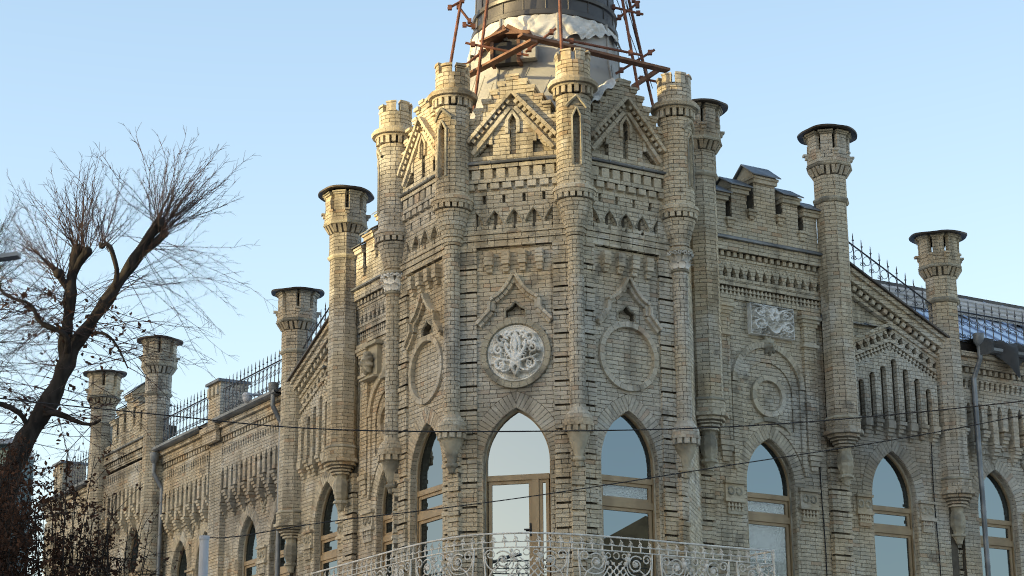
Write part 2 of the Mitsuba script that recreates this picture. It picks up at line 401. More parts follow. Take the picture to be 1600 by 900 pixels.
# ------------------------------------------------------------------ carved ornament
from scipy.spatial import cKDTree
def spiral(cx, cy, r0, a0, turns, sgn=1, n=60, dec=0.82):
    t = np.linspace(0, 1, n); a = a0 + sgn * t * turns * 2 * math.pi; r = r0 * (1 - t * dec)
    return np.stack([cx + r * np.cos(a), cy + r * np.sin(a), 0.075 - 0.03 * t], 1)
def bez(p, w0, w1, n=30):
    t = np.linspace(0, 1, n)[:, None]; p = np.asarray(p, float)
    q = (1 - t) ** 3 * p[0] + 3 * (1 - t) ** 2 * t * p[1] + 3 * (1 - t) * t * t * p[2] + t ** 3 * p[3]
    return np.hstack([q, np.linspace(w0, w1, n)[:, None]])
def relief(X, Y, kind):
    """Height from 0 to 1 of carved scrollwork over the unit square or disc."""
    C = []
    for s in (1, -1):
        f = lambda a: np.asarray(a) * [s, 1, 1]
        if kind == 1:
            C += [f(spiral(0.60, 0.13, 0.19, 2.2, 1.3, -1)), f(spiral(0.50, 0.55, 0.20, 4.6, 1.2, 1)), f(spiral(0.52, -0.42, 0.22, 1.4, 1.2, -1)), f(spiral(0.26, 0.66, 0.13, 5.0, 1.1, 1))]
            C += [f(bez([(0.03, -0.30), (0.22, -0.05), (0.34, 0.1), (0.36, 0.28)], 0.10, 0.06)), f(bez([(0.36, 0.28), (0.38, 0.42), (0.28, 0.36), (0.27, 0.26)], 0.06, 0.05)),
                  f(bez([(0.05, -0.34), (0.4, -0.2), (0.6, -0.25), (0.78, -0.1)], 0.07, 0.04)), f(bez([(0.03, -0.4), (0.2, -0.6), (0.3, -0.7), (0.48, -0.62)], 0.07, 0.04)),
                  f(bez([(0.0, 0.78), (0.3, 0.75), (0.35, 0.45), (0.62, 0.32)], 0.05, 0.04)), f(bez([(0.02, 0.70), (0.13, 0.5), (0.22, 0.25), (0.05, -0.2)], 0.06, 0.07)),
                  f(bez([(0.0, -0.78), (0.1, -0.62), (0.18, -0.5), (0.12, -0.36)], 0.07, 0.10))]
        else:
            C += [f(spiral(0.58, -0.38, 0.34, 2.0, 1.4, -1)), f(spiral(0.58, 0.48, 0.30, 4.4, 1.3, 1)), f(bez([(0.0, -0.8), (0.3, -0.7), (0.2, -0.1), (0.9, 0.05)], 0.10, 0.06)), f(bez([(0.05, 0.1), (0.2, 0.5), (0.3, 0.8), (0.85, 0.85)], 0.10, 0.06)),
                  f(bez([(0.0, 0.8), (0.1, 0.5), (0.25, 0.25), (0.1, 0.0)], 0.13, 0.10))]
            for a in np.linspace(0, 6.28, 8)[:-1]:
                for cx, cy in ((0.58, -0.38), (0.55, 0.48)): C.append(f(bez([(cx, cy), (cx + 0.06 * math.cos(a), cy + 0.06 * math.sin(a)), (cx + 0.12 * math.cos(a + .2), cy + 0.12 * math.sin(a + .2)), (cx + 0.2 * math.cos(a + .3), cy + 0.2 * math.sin(a + .3))], 0.06, 0.03, 10)))
    RL = np.random.default_rng(3 + kind)
    for _ in range(26):                                        # small leaves between the scrolls, mirrored
        r, a = math.sqrt(RL.random()) * 0.84, RL.random() * math.pi - math.pi / 2; x, y, b = r * math.cos(a), r * math.sin(a), RL.random() * 6.28
        if kind == 2: x, y = 0.08 + 0.84 * RL.random(), 1.76 * RL.random() - 0.88
        q = bez([(x, y), (x + 0.07 * math.cos(b), y + 0.07 * math.sin(b)), (x + 0.12 * math.cos(b + 0.6), y + 0.12 * math.sin(b + 0.6)), (x + 0.15 * math.cos(b + 1.2), y + 0.15 * math.sin(b + 1.2))], 0.045, 0.02, 10)
        C += [q, q * [-1, 1, 1]]
    if kind == 1:
        C.append(bez([(0, 0.34), (0, 0.1), (0, -0.1), (0, -0.3)], 0.15, 0.07)); C.append(bez([(0, 0.80), (0.0, 0.7), (0.0, 0.55), (0, 0.36)], 0.05, 0.09)); C.append(bez([(-.13, -0.32), (-.05, -0.36), (.05, -.36), (.13, -.32)], 0.08, 0.08))
    P = np.vstack(C); tree = cKDTree(P[:, :2]); d, i = tree.query(np.stack([X.ravel(), Y.ravel()], 1), k=6)
    q = np.clip((1.0 - d / P[i, 2]) / 0.38, 0, 1); h = np.max(q * q * (3 - 2 * q) * (0.62 + 3.2 * P[i, 2] + 0.25 * np.sqrt(np.maximum(0, 1 - (d / P[i, 2]) ** 2))), axis=1).reshape(X.shape)
    h += 0.30 * (meshkit.fbm(np.stack([X * 9, Y * 9, 0 * X + 3], -1), 3) - 0.5)
    return np.clip(h, 0, 1.3)

def leaf_cap(K, c, n, z0, z1):
    """Leafy capital: bell, two rows of curling leaves, corner scrolls, square-ish top slab."""
    H = z1 - z0; b = MB(); b.lathe(c, [(0.14, z0 - 0.05), (0.175, z0 - 0.035), (0.178, z0 - 0.01), (0.145, z0), (0.15, z0 + 0.4 * H), (0.18, z0 + 0.8 * H), (0.21, z1 - 0.05)], 24); b.put(part(K, 'capital_bell'), 'm_cement', 35)
    ab = MB(); ab.lathe(c, [(0.20, z1 - 0.06), (0.245, z1 - 0.05), (0.25, z1 - 0.015), (0.235, z1), (0.0, z1 + 0.01)], 16); ab.put(part(K, 'capital_slab'), 'm_cement')
    for row, (zb, hh, rr, cnt, tw) in enumerate(((z0 + 0.01, 0.17, 0.155, 8, 0), (z0 + 0.12, 0.19, 0.165, 8, 22.5))):
        for i in range(cnt):
            a = rot(n, i * 360 / cnt + tw); e = np.array([-a[1], a[0], 0]); t = np.linspace(0, 1, 7)
            rad = rr + 0.014 + 0.11 * t ** 2.2; z = zb + hh * (t - 0.35 * np.maximum(0, t - 0.72) * 3.2); w = 0.068 * np.sin(np.pi * (0.18 + 0.74 * t)) 
            L_ = [c + a * r + e * s * ww * (1 + 0.12 * math.sin(9 * tt)) + ZH * zz - a * 0.015 * abs(s) for r, zz, ww, tt in zip(rad, z, w, t) for s in (-1, 0, 1)]
            L2 = [p - a * 0.03 for p in L_]; V = np.array(L_ + L2); F = []
            for q in range(6):
                for s in range(2):
                    p0 = q * 3 + s; F += [[p0, p0 + 1, p0 + 4], [p0, p0 + 4, p0 + 3], [p0 + 21, p0 + 25, p0 + 22], [p0 + 21, p0 + 24, p0 + 25]]
                F += [[q * 3, q * 3 + 3, q * 3 + 24], [q * 3, q * 3 + 24, q * 3 + 21], [q * 3 + 2, q * 3 + 5, q * 3 + 26], [q * 3 + 2, q * 3 + 26, q * 3 + 23]]
            lf = MB(); lf.add(V, F); lf.put(part(K, 'capital_leaf'), 'm_stone', True)
    sc = MB()
    for i in range(8):
        a = rot(n, i * 45); e = np.array([-a[1], a[0], 0])
        for s in (-1, 1):
            q = spiral(0.05, 0, 0.046, math.pi, 1.2, -1, 18)
            sc.tube([c + a * 0.235 + e * s * p[0] + ZH * (z1 - 0.10 + p[1]) for p in q], 0.014, 4)
    sc.put(part(K, 'capital_scroll'), 'm_stone')

B = thing('brick_mansion', 'pale brick mansion with an octagonal corner tower, battlements and slim octagonal turrets', 'building')

# ------------------------------------------------------------------ windows
def window(m, cu, w, zs, h, ztr, zb, style, curtain=True, blind=False, depth=0.20):
    """Pointed window: frame, panes, curtain, reveal. Opening half width w, springing zs, rise h, transom at ztr."""
    W = part(B, 'window')
    op = arch_poly(cu, w, h, zs, zb)
    inner = arch_poly(cu, w, h, zs, zb, -0.0).buffer(-0.05, join_style=2)
    fr = MB(); d0, d1 = -depth, -depth + 0.07
    fr.prism(m, op.difference(inner), d0, d1)
    bars = []                                              # (u0, u1, z0, z1, d)
    bars.append((cu - w + 0.06, cu + w - 0.06, ztr - 0.095, ztr, 0.012))
    panes = [inner.intersection(rect(cu - 9, cu + 9, ztr, 99))]
    leafs = []
    if style == 'door':
        mu = cu + 0.30
        bars.append((mu - 0.06, mu + 0.06, zb, ztr - 0.095, 0.006))
        leafs = [(cu - w + 0.07, mu - 0.06, zb, ztr - 0.095), (mu + 0.06, cu + w - 0.07, zb, ztr - 0.095)]
    else:
        zm = ztr - 0.42
        bars.append((cu - w + 0.06, cu + w - 0.06, zm - 0.12, zm, 0.010))
        leafs = [(cu - w + 0.07, cu + w - 0.07, zm, ztr - 0.095), (cu - w + 0.07, cu + w - 0.07, zb, zm - 0.12)]
    for (a, b, c, e, dd) in bars: fr.boxes(m, a, b, c, e, d0 - 0.003, d1 + dd)
    k = part(W, 'frame'); sash = MB()
    for (a, b, c, e) in leafs:
        o, i = rect(a + 0.004, b - 0.004, c + 0.004, e - 0.004), rect(a + 0.06, b - 0.06, c + 0.06, e - 0.06)
        sash.prism(m, o.difference(i), d0 + 0.01, d1 - 0.018); panes.append(i)
    fr.put(k, 'm_frame'); sash.put(part(W, 'sash'), 'm_frame')
    for ip, p in enumerate(panes):
        for q in polys(p.buffer(0.004, join_style=2)):
            tv, tf = trimesh.creation.triangulate_polygon(q, engine='earcut')
            g = MB(); g.add(m(tv[:, 0], tv[:, 1], np.full(len(tv), -depth + 0.025)), tf); g.put(part(W, 'pane'), 'm_mirror_glass' if style == 'door' else 'm_glass' if blind and (ip == 1 or (ip == 2 and blind == 2)) else 'm_coated_glass')
    if style == 'door':
        hd = MB(); zz = 6.95
        hd.boxes(m, cu + 0.195, cu + 0.225, zz - 0.11, zz + 0.11, d1 - 0.02, d1 - 0.004)
        hd.boxes(m, cu + 0.10, cu + 0.225, zz - 0.012, zz + 0.012, d1 + 0.01, d1 + 0.03); hd.boxes(m, cu + 0.2, cu + 0.22, zz - 0.012, zz + 0.012, d1 - 0.006, d1 + 0.012)
        hd.put(part(W, 'handle'), 'm_dark')
    # jamb and arch soffit: small bricks and a roll moulding
    R, _, _ = arch_line(w, h, zs, 0, 12)
    pts = np.vstack([[(cu + w, zb)], np.stack([cu + R[:, 0], R[:, 1]], 1), np.stack([cu - R[::-1][1:, 0], R[::-1][1:, 1]], 1), [(cu - w, zb)]])
    pm = Path(m, pts); n = int(pm.len / COURSE); s = np.arange(n) * pm.len / n
    jb, jm = MB(), MB()
    jm.add(np.vstack([m(pts[:, 0], pts[:, 1], np.full(len(pts), 0.0)), m(pts[:, 0], pts[:, 1], np.full(len(pts), -0.5))]),
           np.vstack([np.stack([np.arange(len(pts) - 1), np.arange(1, len(pts)), np.arange(1, len(pts)) + len(pts)], 1), np.stack([np.arange(len(pts) - 1), np.arange(1, len(pts)) + len(pts), np.arange(len(pts) - 1) + len(pts)], 1)]))
    jb.boxes(pm, s + 0.004, s + pm.len / n - 0.004, 0.0, 0.115, -0.002, 0.011, 1, 0.001)
    k = part(W, 'reveal', kind='stuff'); jb.put(k, 'm_brick'); jm.put(part(W, 'reveal_mortar'), 'm_mortar')
    roll = MB(); rp = pts.copy()
    st = np.linspace(0, pm.len, 90); cen = pm(st, np.full(90, 0.128), np.full(90, 0.012))
    roll.tube(cen, 0.022 + 0.006 * np.sin(np.arange(90) * 2.1), 5); roll.put(part(W, 'roll_moulding'), 'm_cement', True)
    # room behind
    rm = MB(); a, b = cu - w - 0.55, cu + w + 0.55; c, e = zb - 0.3, zs + h + 0.3
    V = m(np.array([a, b, b, a] * 2), np.array([c, c, e, e] * 2), np.array([-0.505] * 4 + [-1.9] * 4))
    rm.add(V, [[4, 5, 6], [4, 6, 7], [0, 1, 5], [0, 5, 4], [2, 3, 7], [2, 7, 6], [1, 2, 6], [1, 6, 5], [3, 0, 4], [3, 4, 7]]); rm.put(part(W, 'room'), 'm_dark')
    if curtain:
        cb = MB(); nu_ = 60; uu = np.linspace(cu - w - 0.05, cu + w + 0.05, nu_)
        ph = rng.random() * 6; dd = -0.62 + (0.018 if style != 'door' else 0.007) * np.sin(uu * 38 + ph) + (0.015 if style != 'door' else 0.008) * np.sin(uu * 17 + ph)
        g0 = cu + (rng.random() - 0.5) * 0.24
        for (ua, ub) in (((-9, g0 - 0.47), (g0 + 0.47, 9)) if curtain == 'parted' else ((-9, 9),)):
            ok = (uu >= ua) & (uu <= ub); x = uu[ok]; y = dd[ok]; kk = len(x)
            if kk < 3: continue
            V = np.vstack([m(x, np.full(kk, zb - 0.1), y), m(x, np.full(kk, zs + h + 0.1), y)]); i = np.arange(kk - 1)
            cb.add(V, np.vstack([np.stack([i, i + 1, i + 1 + kk], 1), np.stack([i, i + 1 + kk, i + kk], 1)]))
        cb.put(part(W, 'curtain'), 'm_curtain', True)
    if blind:
        bl = MB(); zt, zl = ztr - 0.1, (ztr - 0.42 if blind == 1 else ztr - 1.25)
        zz = np.arange(zl, zt, 0.03)
        bl.boxes(m, cu - w + 0.05, cu + w - 0.05, zz, zz + 0.024, -depth - 0.10, -depth - 0.085); bl.put(part(W, 'blind', 'white slatted blind drawn behind the glass'), 'm_curtain')
    return W, op

# ------------------------------------------------------------------ tower faces
HALF = 2.66 * math.tan(math.pi / 8)
wall = part(B, 'tower_wall')
t_bk, t_mo = MB(), MB()
TW, TH, TZS = 0.61, 0.95, 8.13
def gable_outline(z):
    pass
STEPS = [(0.11, 15.26), (0.26, 15.15), (0.40, 15.00), (0.55, 14.83), (0.70, 14.66), (0.85, 14.46), (0.98, 14.26)]

for k in (0, 1, 2, 3, 4):
    m = face_map(k); vis = k in (1, 2, 3)
    hw = AP * math.tan(math.pi / 8)
    panel = rect(-hw, hw, 0.0, 13.62)
    if not vis:
        t_mo.prism(m.off(0), panel, -0.5, 0.0)
        layer(t_bk, t_mo, m, rect(-HALF, HALF, 5.2, 13.6), 0.10)
        continue
    win = arch_poly(0, TW, TH, TZS, 5.6)
    nic = Polygon([(-0.17, 10.70), (0.17, 10.70), (0.17, 10.83), (0.07, 10.885), (0, 10.97), (-0.07, 10.885), (-0.17, 10.83)])
    t_mo.prism(m, panel.difference(win).difference(nic), -0.5, 0.0); t_mo.prism(m, nic.buffer(0.03), -0.5, -0.105)
    med = Point(0.01, 10.04).buffer(0.63, 16)
    hood_out = arch_poly(0, TW, TH, TZS, 5.6, 0.27).intersection(rect(-9, 9, TZS, 99))
    field = rect(-0.70, 0.70, 5.4, 12.0).difference(win).difference(hood_out).difference(med)
    nic = Polygon([(-0.17, 10.70), (0.17, 10.70), (0.17, 10.83), (0.07, 10.885), (0, 10.97), (-0.07, 10.885), (-0.17, 10.83)])
    # the field is laid on a 5 cm bed so that the small niche can be sunk in it
    t_mo.prism(m, rect(-0.70, 0.70, 9.5, 12.0).difference(nic).difference(med), 0.0, 0.038)
    t_mo.prism(m, rect(-0.70, 0.70, 5.0, 9.5).difference(win).difference(med), 0.0, 0.038)
    bricks(t_bk, m, field.difference(nic), d=0.05, d0=0.02, zoff=0.02 * k)
    bricks(t_bk, m, nic, d=-0.09, d0=-0.108, zoff=0.01)
    vs = []; voussoirs(vs, m, 0, TW, TH, TZS, 0.262, 0.055, 0.02); 
    WK, _ = window(m.off(0.05), 0.0, TW, TZS, TH, 7.91, 5.6, 'door' if k == 2 else 'window', curtain=(True if k == 2 else 'parted'), blind=(1 if k == 3 else 0))
    put_all(vs, WK, 'voussoir')
    # piers beside the columns, in blocks of five courses parted by slots
    z0 = 12.02 - 0.4263 * 16
    for s in (-1, 1):
        ue = s * (HALF + 0.012)
        a, b = sorted((s * 0.695, ue))
        for i in range(16):
            zb_, zt_ = z0 + i * 0.4263, z0 + (i + 1) * 0.4263
            if zt_ < 5.2: continue
            layer(t_bk, t_mo, m, rect(a, b, zb_ + 0.036, zt_), 0.10, zoff=zb_ + 0.036, jit=0.003)
            layer(t_bk, t_mo, m, rect(a - 0.012 * (s < 0) * 0, b, zt_ - 0.0775, zt_), 0.122, 0.09, zoff=zt_ - 0.0775) if i % 1 == 0 else None
            t_mo.prism(m, rect(a + 0.02, b - 0.02, zb_, zb_ + 0.036), 0.0, 0.05)
    # four brackets
    br = part(B, 'bracket_row')
    for u in (-0.46, -0.153, 0.153, 0.46):
        b_ = MB(); mo_ = MB()
        b_.boxes(m, u - 0.07, u + 0.07, np.array([11.665, 11.745, 11.825]) - 0.004, np.array([11.74, 11.82, 11.91]) - 0.008, 0.03, np.array([0.185, 0.185, 0.185]), 1, 0.002)
        b_.prism(m, rect(u - 0.05, u + 0.05, 11.60, 11.655), 0.03, 0.15); b_.prism(m, [(u - 0.06, 11.60), (u + 0.06, 11.60), (u + 0.045, 11.535), (u - 0.045, 11.535)], 0.03, 0.125)
        b_.put(part(br, 'bracket'), 'm_brick')
    # ogee hood mould in two rolls
    og = part(B, 'ogee_hood_mould')
    t = np.linspace(0, 1, 7)
    curve = [(0.435 * (1 - s), 10.995 + 0.455 * (0.42 * s + 0.58 * s ** 2.6)) for s in t]
    half = [(0.66, 10.58), (0.425, 10.825), (0.425, 10.995)] + curve[1:]
    for s in (1, -1):
        p = np.array([(s * x, z) for x, z in half])
        for (w_, dd, off) in ((0.055, 0.19, 0.030), (0.06, 0.13, -0.032)):
            ls = LineString(p).buffer(0); seg = []
            for (x0, y0), (x1, y1) in zip(p[:-1], p[1:]):
                L = math.hypot(x1 - x0, y1 - y0); nn = max(1, round(L / 0.13))
                for i in range(nn):
                    xa, ya, xb, yb = x0 + (x1 - x0) * i / nn, y0 + (y1 - y0) * i / nn, x0 + (x1 - x0) * (i + 1) / nn, y0 + (y1 - y0) * (i + 1) / nn
                    tx, ty = (xb - xa) / (L / nn), (yb - ya) / (L / nn); nx, ny = (-ty, tx) if s < 0 else (ty, -tx)
                    e = 0.006
                    cx, cy = nx * off * (1), ny * off
                    q = [(xa + tx * (e - 0.002) + cx - nx * w_ / 2, ya + ty * (e - 0.002) + cy - ny * w_ / 2), (xb - tx * (e - 0.002) + cx - nx * w_ / 2, yb - ty * (e - 0.002) + cy - ny * w_ / 2),
                         (xb - tx * (e - 0.002) + cx + nx * w_ / 2, yb - ty * (e - 0.002) + cy + ny * w_ / 2), (xa + tx * (e - 0.002) + cx + nx * w_ / 2, ya + ty * (e - 0.002) + cy + ny * w_ / 2)]
                    b_ = MB(); b_.prism(m, Polygon(q).intersection(rect(0 if s > 0 else -9, 9 if s > 0 else 0, 0, 99)), 0.03, dd + rng.normal(0, 0.003)); 
                    if b_.chunks: b_.put(part(og, 'brick'), 'm_brick')
    # bead over the small niche
    nb = MB()
    for s in (1, -1):
        nb.tube(m(np.array([0.19, 0.19, 0.08, 0.0]) * s, np.array([10.70, 10.84, 10.90, 10.99]), np.full(4, 0.05)), 0.018, 5)
    nb.put(part(B, 'niche_bead'), 'm_cement')
    # roundel
    rd = part(B, 'roundel', 'round carved white stone relief of scrolling foliage' if k == 2 else 'blind brick roundel with a raised brick rim')
    rb = []; ring_bricks(rb, m, 0.01, 10.04, 0.535, 0.628, 0.115 if k == 2 else 0.105, 0.0, 0.15); put_all(rb, rd, 'brick', 'm_brick' if k != 2 else 'm_cement')
    if k == 2:
        n = 210; xs = np.linspace(-0.54, 0.54, n); X, Y = np.meshgrid(xs, xs); R_ = np.hypot(X, Y)
        H = relief(X / 0.5, Y / 0.5, 1) * 0.11 + 0.01
        H += 0.04 * np.exp(-((R_ - 0.50) / 0.016) ** 2) + 0.022 * np.exp(-((R_ - 0.455) / 0.010) ** 2)
        i, j = np.meshgrid(np.arange(n - 1), np.arange(n - 1), indexing='ij'); q = i * n + j
        keep = (R_[:-1, :-1] < 0.535).ravel(); F = np.vstack([np.stack([q, q + 1, q + n + 1], -1).reshape(-1, 3)[keep], np.stack([q, q + n + 1, q + n], -1).reshape(-1, 3)[keep]])
        s_ = MB(); s_.add(m(0.01 + X.ravel(), 10.04 + Y.ravel(), H.ravel() + 0.02), F); s_.put(part(rd, 'carved_disc', 'white stone disc carved with a lily and scrolls'), 'm_stone', True)
    else:
        bb = MB(); bricks(bb, m, Point(0.01, 10.04).buffer(0.535, 16), d=0.016, zoff=0.03); bb.put(part(rd, 'infill', kind='stuff'), 'm_brick')
    # string courses
    for (za, zb_, dd) in ((12.0, 12.045, 0.135), (12.05, 12.125, 0.10), (12.128, 12.16, 0.125), (12.163, 12.236, 0.115), (12.238, 12.27, 0.14)):
        layer(t_bk, t_mo, m, rect(-HALF - dd * 0.05, HALF + dd * 0.05, za, zb_), dd, zoff=za, course=max(0.0775, zb_ - za))
    # small pointed niches, with slits
    zone = rect(-0.70, 0.70, 12.27, 12.75)
    for i in range(-2, 3):
        u = i * 0.357
        nz = Polygon([(u - 0.145, 12.41), (u - 0.145, 12.48), (u - 0.075, 12.60), (u, 12.69), (u + 0.075, 12.60), (u + 0.145, 12.48), (u + 0.145, 12.41)])
        zone = zone.difference(nz).difference(rect(u - 0.028, u + 0.028, 12.33, 12.5))
        bricks(t_bk, m, nz.intersection(rect(-0.69, 0.69, 0, 99)).difference(rect(u - 0.03, u + 0.03, 0, 99)), d=0.012, d0=-0.003)
        hb = MB()
        for s in (1, -1):
            if abs(u + s * 0.06) < 0.68: hb.tube(m(np.array([0.155, 0.15, 0.08, 0.0]) * s + u, np.array([12.45, 12.48, 12.61, 12.71]), np.full(4, 0.102)), 0.015, 4)
        if hb.chunks: hb.put(part(B, 'niche_bead'), 'm_cement')
    layer(t_bk, t_mo, m, zone, 0.10, zoff=12.27)
    for s in (-1, 1):
        a, b = sorted((s * 0.71, s * HALF)); layer(t_bk, t_mo, m, rect(a, b, 12.27, 12.75), 0.10, zoff=12.27)
    slot = unary_union([rect(u - 0.032, u + 0.032, 12.83, 12.985) for u in (-0.55, -0.187, 0.187, 0.55)])
    layer(t_bk, t_mo, m, rect(-HALF, HALF, 12.75, 13.06).difference(slot), 0.10, zoff=12.75)
    # cornice with two rows of dentils
    co = part(B, 'tower_cornice'); cb, cm = MB(), MB()
    layer(cb, cm, m, rect(-HALF, HALF, 13.06, 13.47), 0.085, zoff=13.06)
    hx = HALF + 0.03
    layer(cb, cm, m, rect(-hx, hx, 13.205, 13.275), 0.165, 0.05, zoff=13.205); layer(cb, cm, m, rect(-hx, hx, 13.465, 13.545), 0.185, 0.05, zoff=13.465)
    for i in range(-4, 5):
        u = i * 0.228
        if abs(u) < 0.93: b_ = MB(); b_.boxes(m, u - 0.077, u + 0.077, 13.285, 13.455, 0.07, 0.165, 1, 0.003); b_.put(part(co, 'dentil'), 'm_brick')
    for i in range(-5, 5):
        u = (i + 0.5) * 0.228
        b_ = MB(); b_.boxes(m, u - 0.078, u + 0.078, 13.09, 13.195, 0.07, 0.16, 1, 0.003); b_.put(part(co, 'dentil'), 'm_brick')
    cb.put(part(co, 'brickwork', kind='stuff'), 'm_brick'); cm.put(part(co, 'mortar'), 'm_mortar')
    fl = MB(); fx = 0.86
    V = lambda a, z, d: (a, z, d)
    pr = [(13.55, 0.235), (13.575, 0.245), (13.69, 0.04), (13.69, -0.1), (13.55, -0.1)]
    pu = np.array([p for p in pr]); kf = len(pr)
    L_ = m(np.full(kf, -fx), pu[:, 0], pu[:, 1]); R_2 = m(np.full(kf, fx), pu[:, 0], pu[:, 1])
    i = np.arange(kf); j = (i + 1) % kf
    fl.add(np.vstack([L_, R_2]), np.vstack([np.stack([i, j, j + kf], 1), np.stack([i, j + kf, i + kf], 1)]))
    for u in (-0.42, 0.31): fl.boxes(m, u, u + 0.02, 13.552, 13.60, 0.2, 0.252)
    fl.put(part(B, 'flashing', 'grey sheet metal ledge over the dentil cornice'), 'm_flash')
    # stepped gable
    G = part(B, 'stepped_gable'); gb, gm = MB(), MB()
    gmap = m
    ol = [(-0.98, 13.55), (0.98, 13.55)]
    right = []
    zprev = 13.9
    st = STEPS
    pts = [(0.98, 13.55)]
    for (u, z) in st[::-1]:
        pts += [(u, pts[-1][1]), (u, z - 0.05)]
    pts2 = pts + [(-u, z) for u, z in pts[::-1]]
    GP = Polygon(pts2).buffer(0)
    gm.prism(gmap, GP, -0.26, 0.02, back=True)
    chev = lambda za, zb_, hw_, ze: Polygon([(-hw_, ze), (0, za), (hw_, ze), (hw_, ze - (za - zb_)), (0, zb_), (-hw_, ze - (za - zb_))])
    slit = Polygon([(-0.06, 13.72), (0.06, 13.72), (0.06, 14.38), (0, 14.47), (-0.06, 14.38)])
    triL = Polygon([(-0.70, 13.72), (-0.37, 13.72), (-0.37, 14.06)]); triR = Polygon([(0.70, 13.72), (0.37, 13.72), (0.37, 14.06)])
    bricks(gb, gmap, GP.difference(slit).difference(triL).difference(triR), d=0.148, d0=0.05, zoff=13.72)
    gm.prism(gmap, GP.difference(slit).difference(triL).difference(triR), 0.0, 0.132)
    bricks(gb, gmap, unary_union([slit, triL, triR]), d=0.034, d0=0.01, zoff=13.76)
    for s in (-1, 1):
        rk = Rake(gmap, s * 0.80, 13.96, 0.0, 14.85) 
        nb_ = 9
        e0 = np.linspace(0, rk.L, nb_ + 1)
        for i in range(nb_):
            b_ = MB(); b_.boxes(rk, e0[i] + 0.004, e0[i + 1] - 0.004 + (0.05 if i == nb_ - 1 else 0) * 0, 0.0, 0.062, 0.10, 0.275, 1, 0.003)
            b_.put(part(G, 'coping_brick'), 'm_brick')
        for i in range(10):
            u = 0.06 + i * 0.118
            if u > rk.L - 0.08: break
            b_ = MB(); b_.boxes(rk, u, u + 0.066, -0.072, -0.004, 0.10, 0.235, 1, 0.003); b_.put(part(G, 'dentil'), 'm_brick')
        rk2 = Rake(gmap, s * 0.72, 13.74, 0.0, 14.60)
        n2 = 7; e0 = np.linspace(0, rk2.L - 0.03, n2 + 1)
        for i in range(n2):
            b_ = MB(); b_.boxes(rk2, e0[i] + 0.003, e0[i + 1] - 0.003, 0.0, 0.075, 0.10, 0.205, 1, 0.003); b_.put(part(G, 'rake_brick'), 'm_brick')
        for (ua, ub, za, zb_, dd) in ((0.075, 0.135, 14.12, 14.22, 0.19), (0.075, 0.135, 14.23, 14.36, 0.19), (0.375, 0.44, 13.93, 14.02, 0.175), (0.375, 0.44, 14.03, 14.13, 0.175)):
            hb = MB(); hb.boxes(gmap, *(sorted((s * ua, s * ub))), za, zb_, 0.12, dd, 1, 0.002); hb.put(part(G, 'hood_brick'), 'm_brick')
        hb = MB(); hb.prism(gmap, [(s * 0.075, 14.365), (s * 0.135, 14.365), (s * 0.07, 14.47), (0.004 * s, 14.56), (0.004 * s, 14.48)], 0.12, 0.19); hb.put(part(G, 'niche_hood'), 'm_brick')
        for (u, z) in st:
            b_ = MB(); ua, ub = sorted((s * (u - 0.145), s * (u + 0.03)))
            b_.boxes(gmap, ua, ub, z - 0.055 + rng.normal(0, 0.006), z + rng.normal(0, 0.008), -0.30, 0.185 + rng.normal(0, 0.02), 1, 0.006)
            b_.boxes(gmap, ua + 0.02, ub - 0.02, z - 0.11, z - 0.06, -0.2, 0.17, 1, 0.004); b_.put(part(G, 'step_slab'), 'm_brick')
    gb.put(part(G, 'brickwork', kind='stuff'), 'm_brick'); gm.put(part(G, 'mortar'), 'm_mortar')

for b_ in t_bk.pull(300, face_map(2)(0.0, 10.6, 0.1)): b_.put(part(wall, 'brick'), 'm_brick')
t_bk.put(part(wall, 'brickwork', kind='stuff'), 'm_brick'); t_mo.put(part(wall, 'mortar'), 'm_mortar')

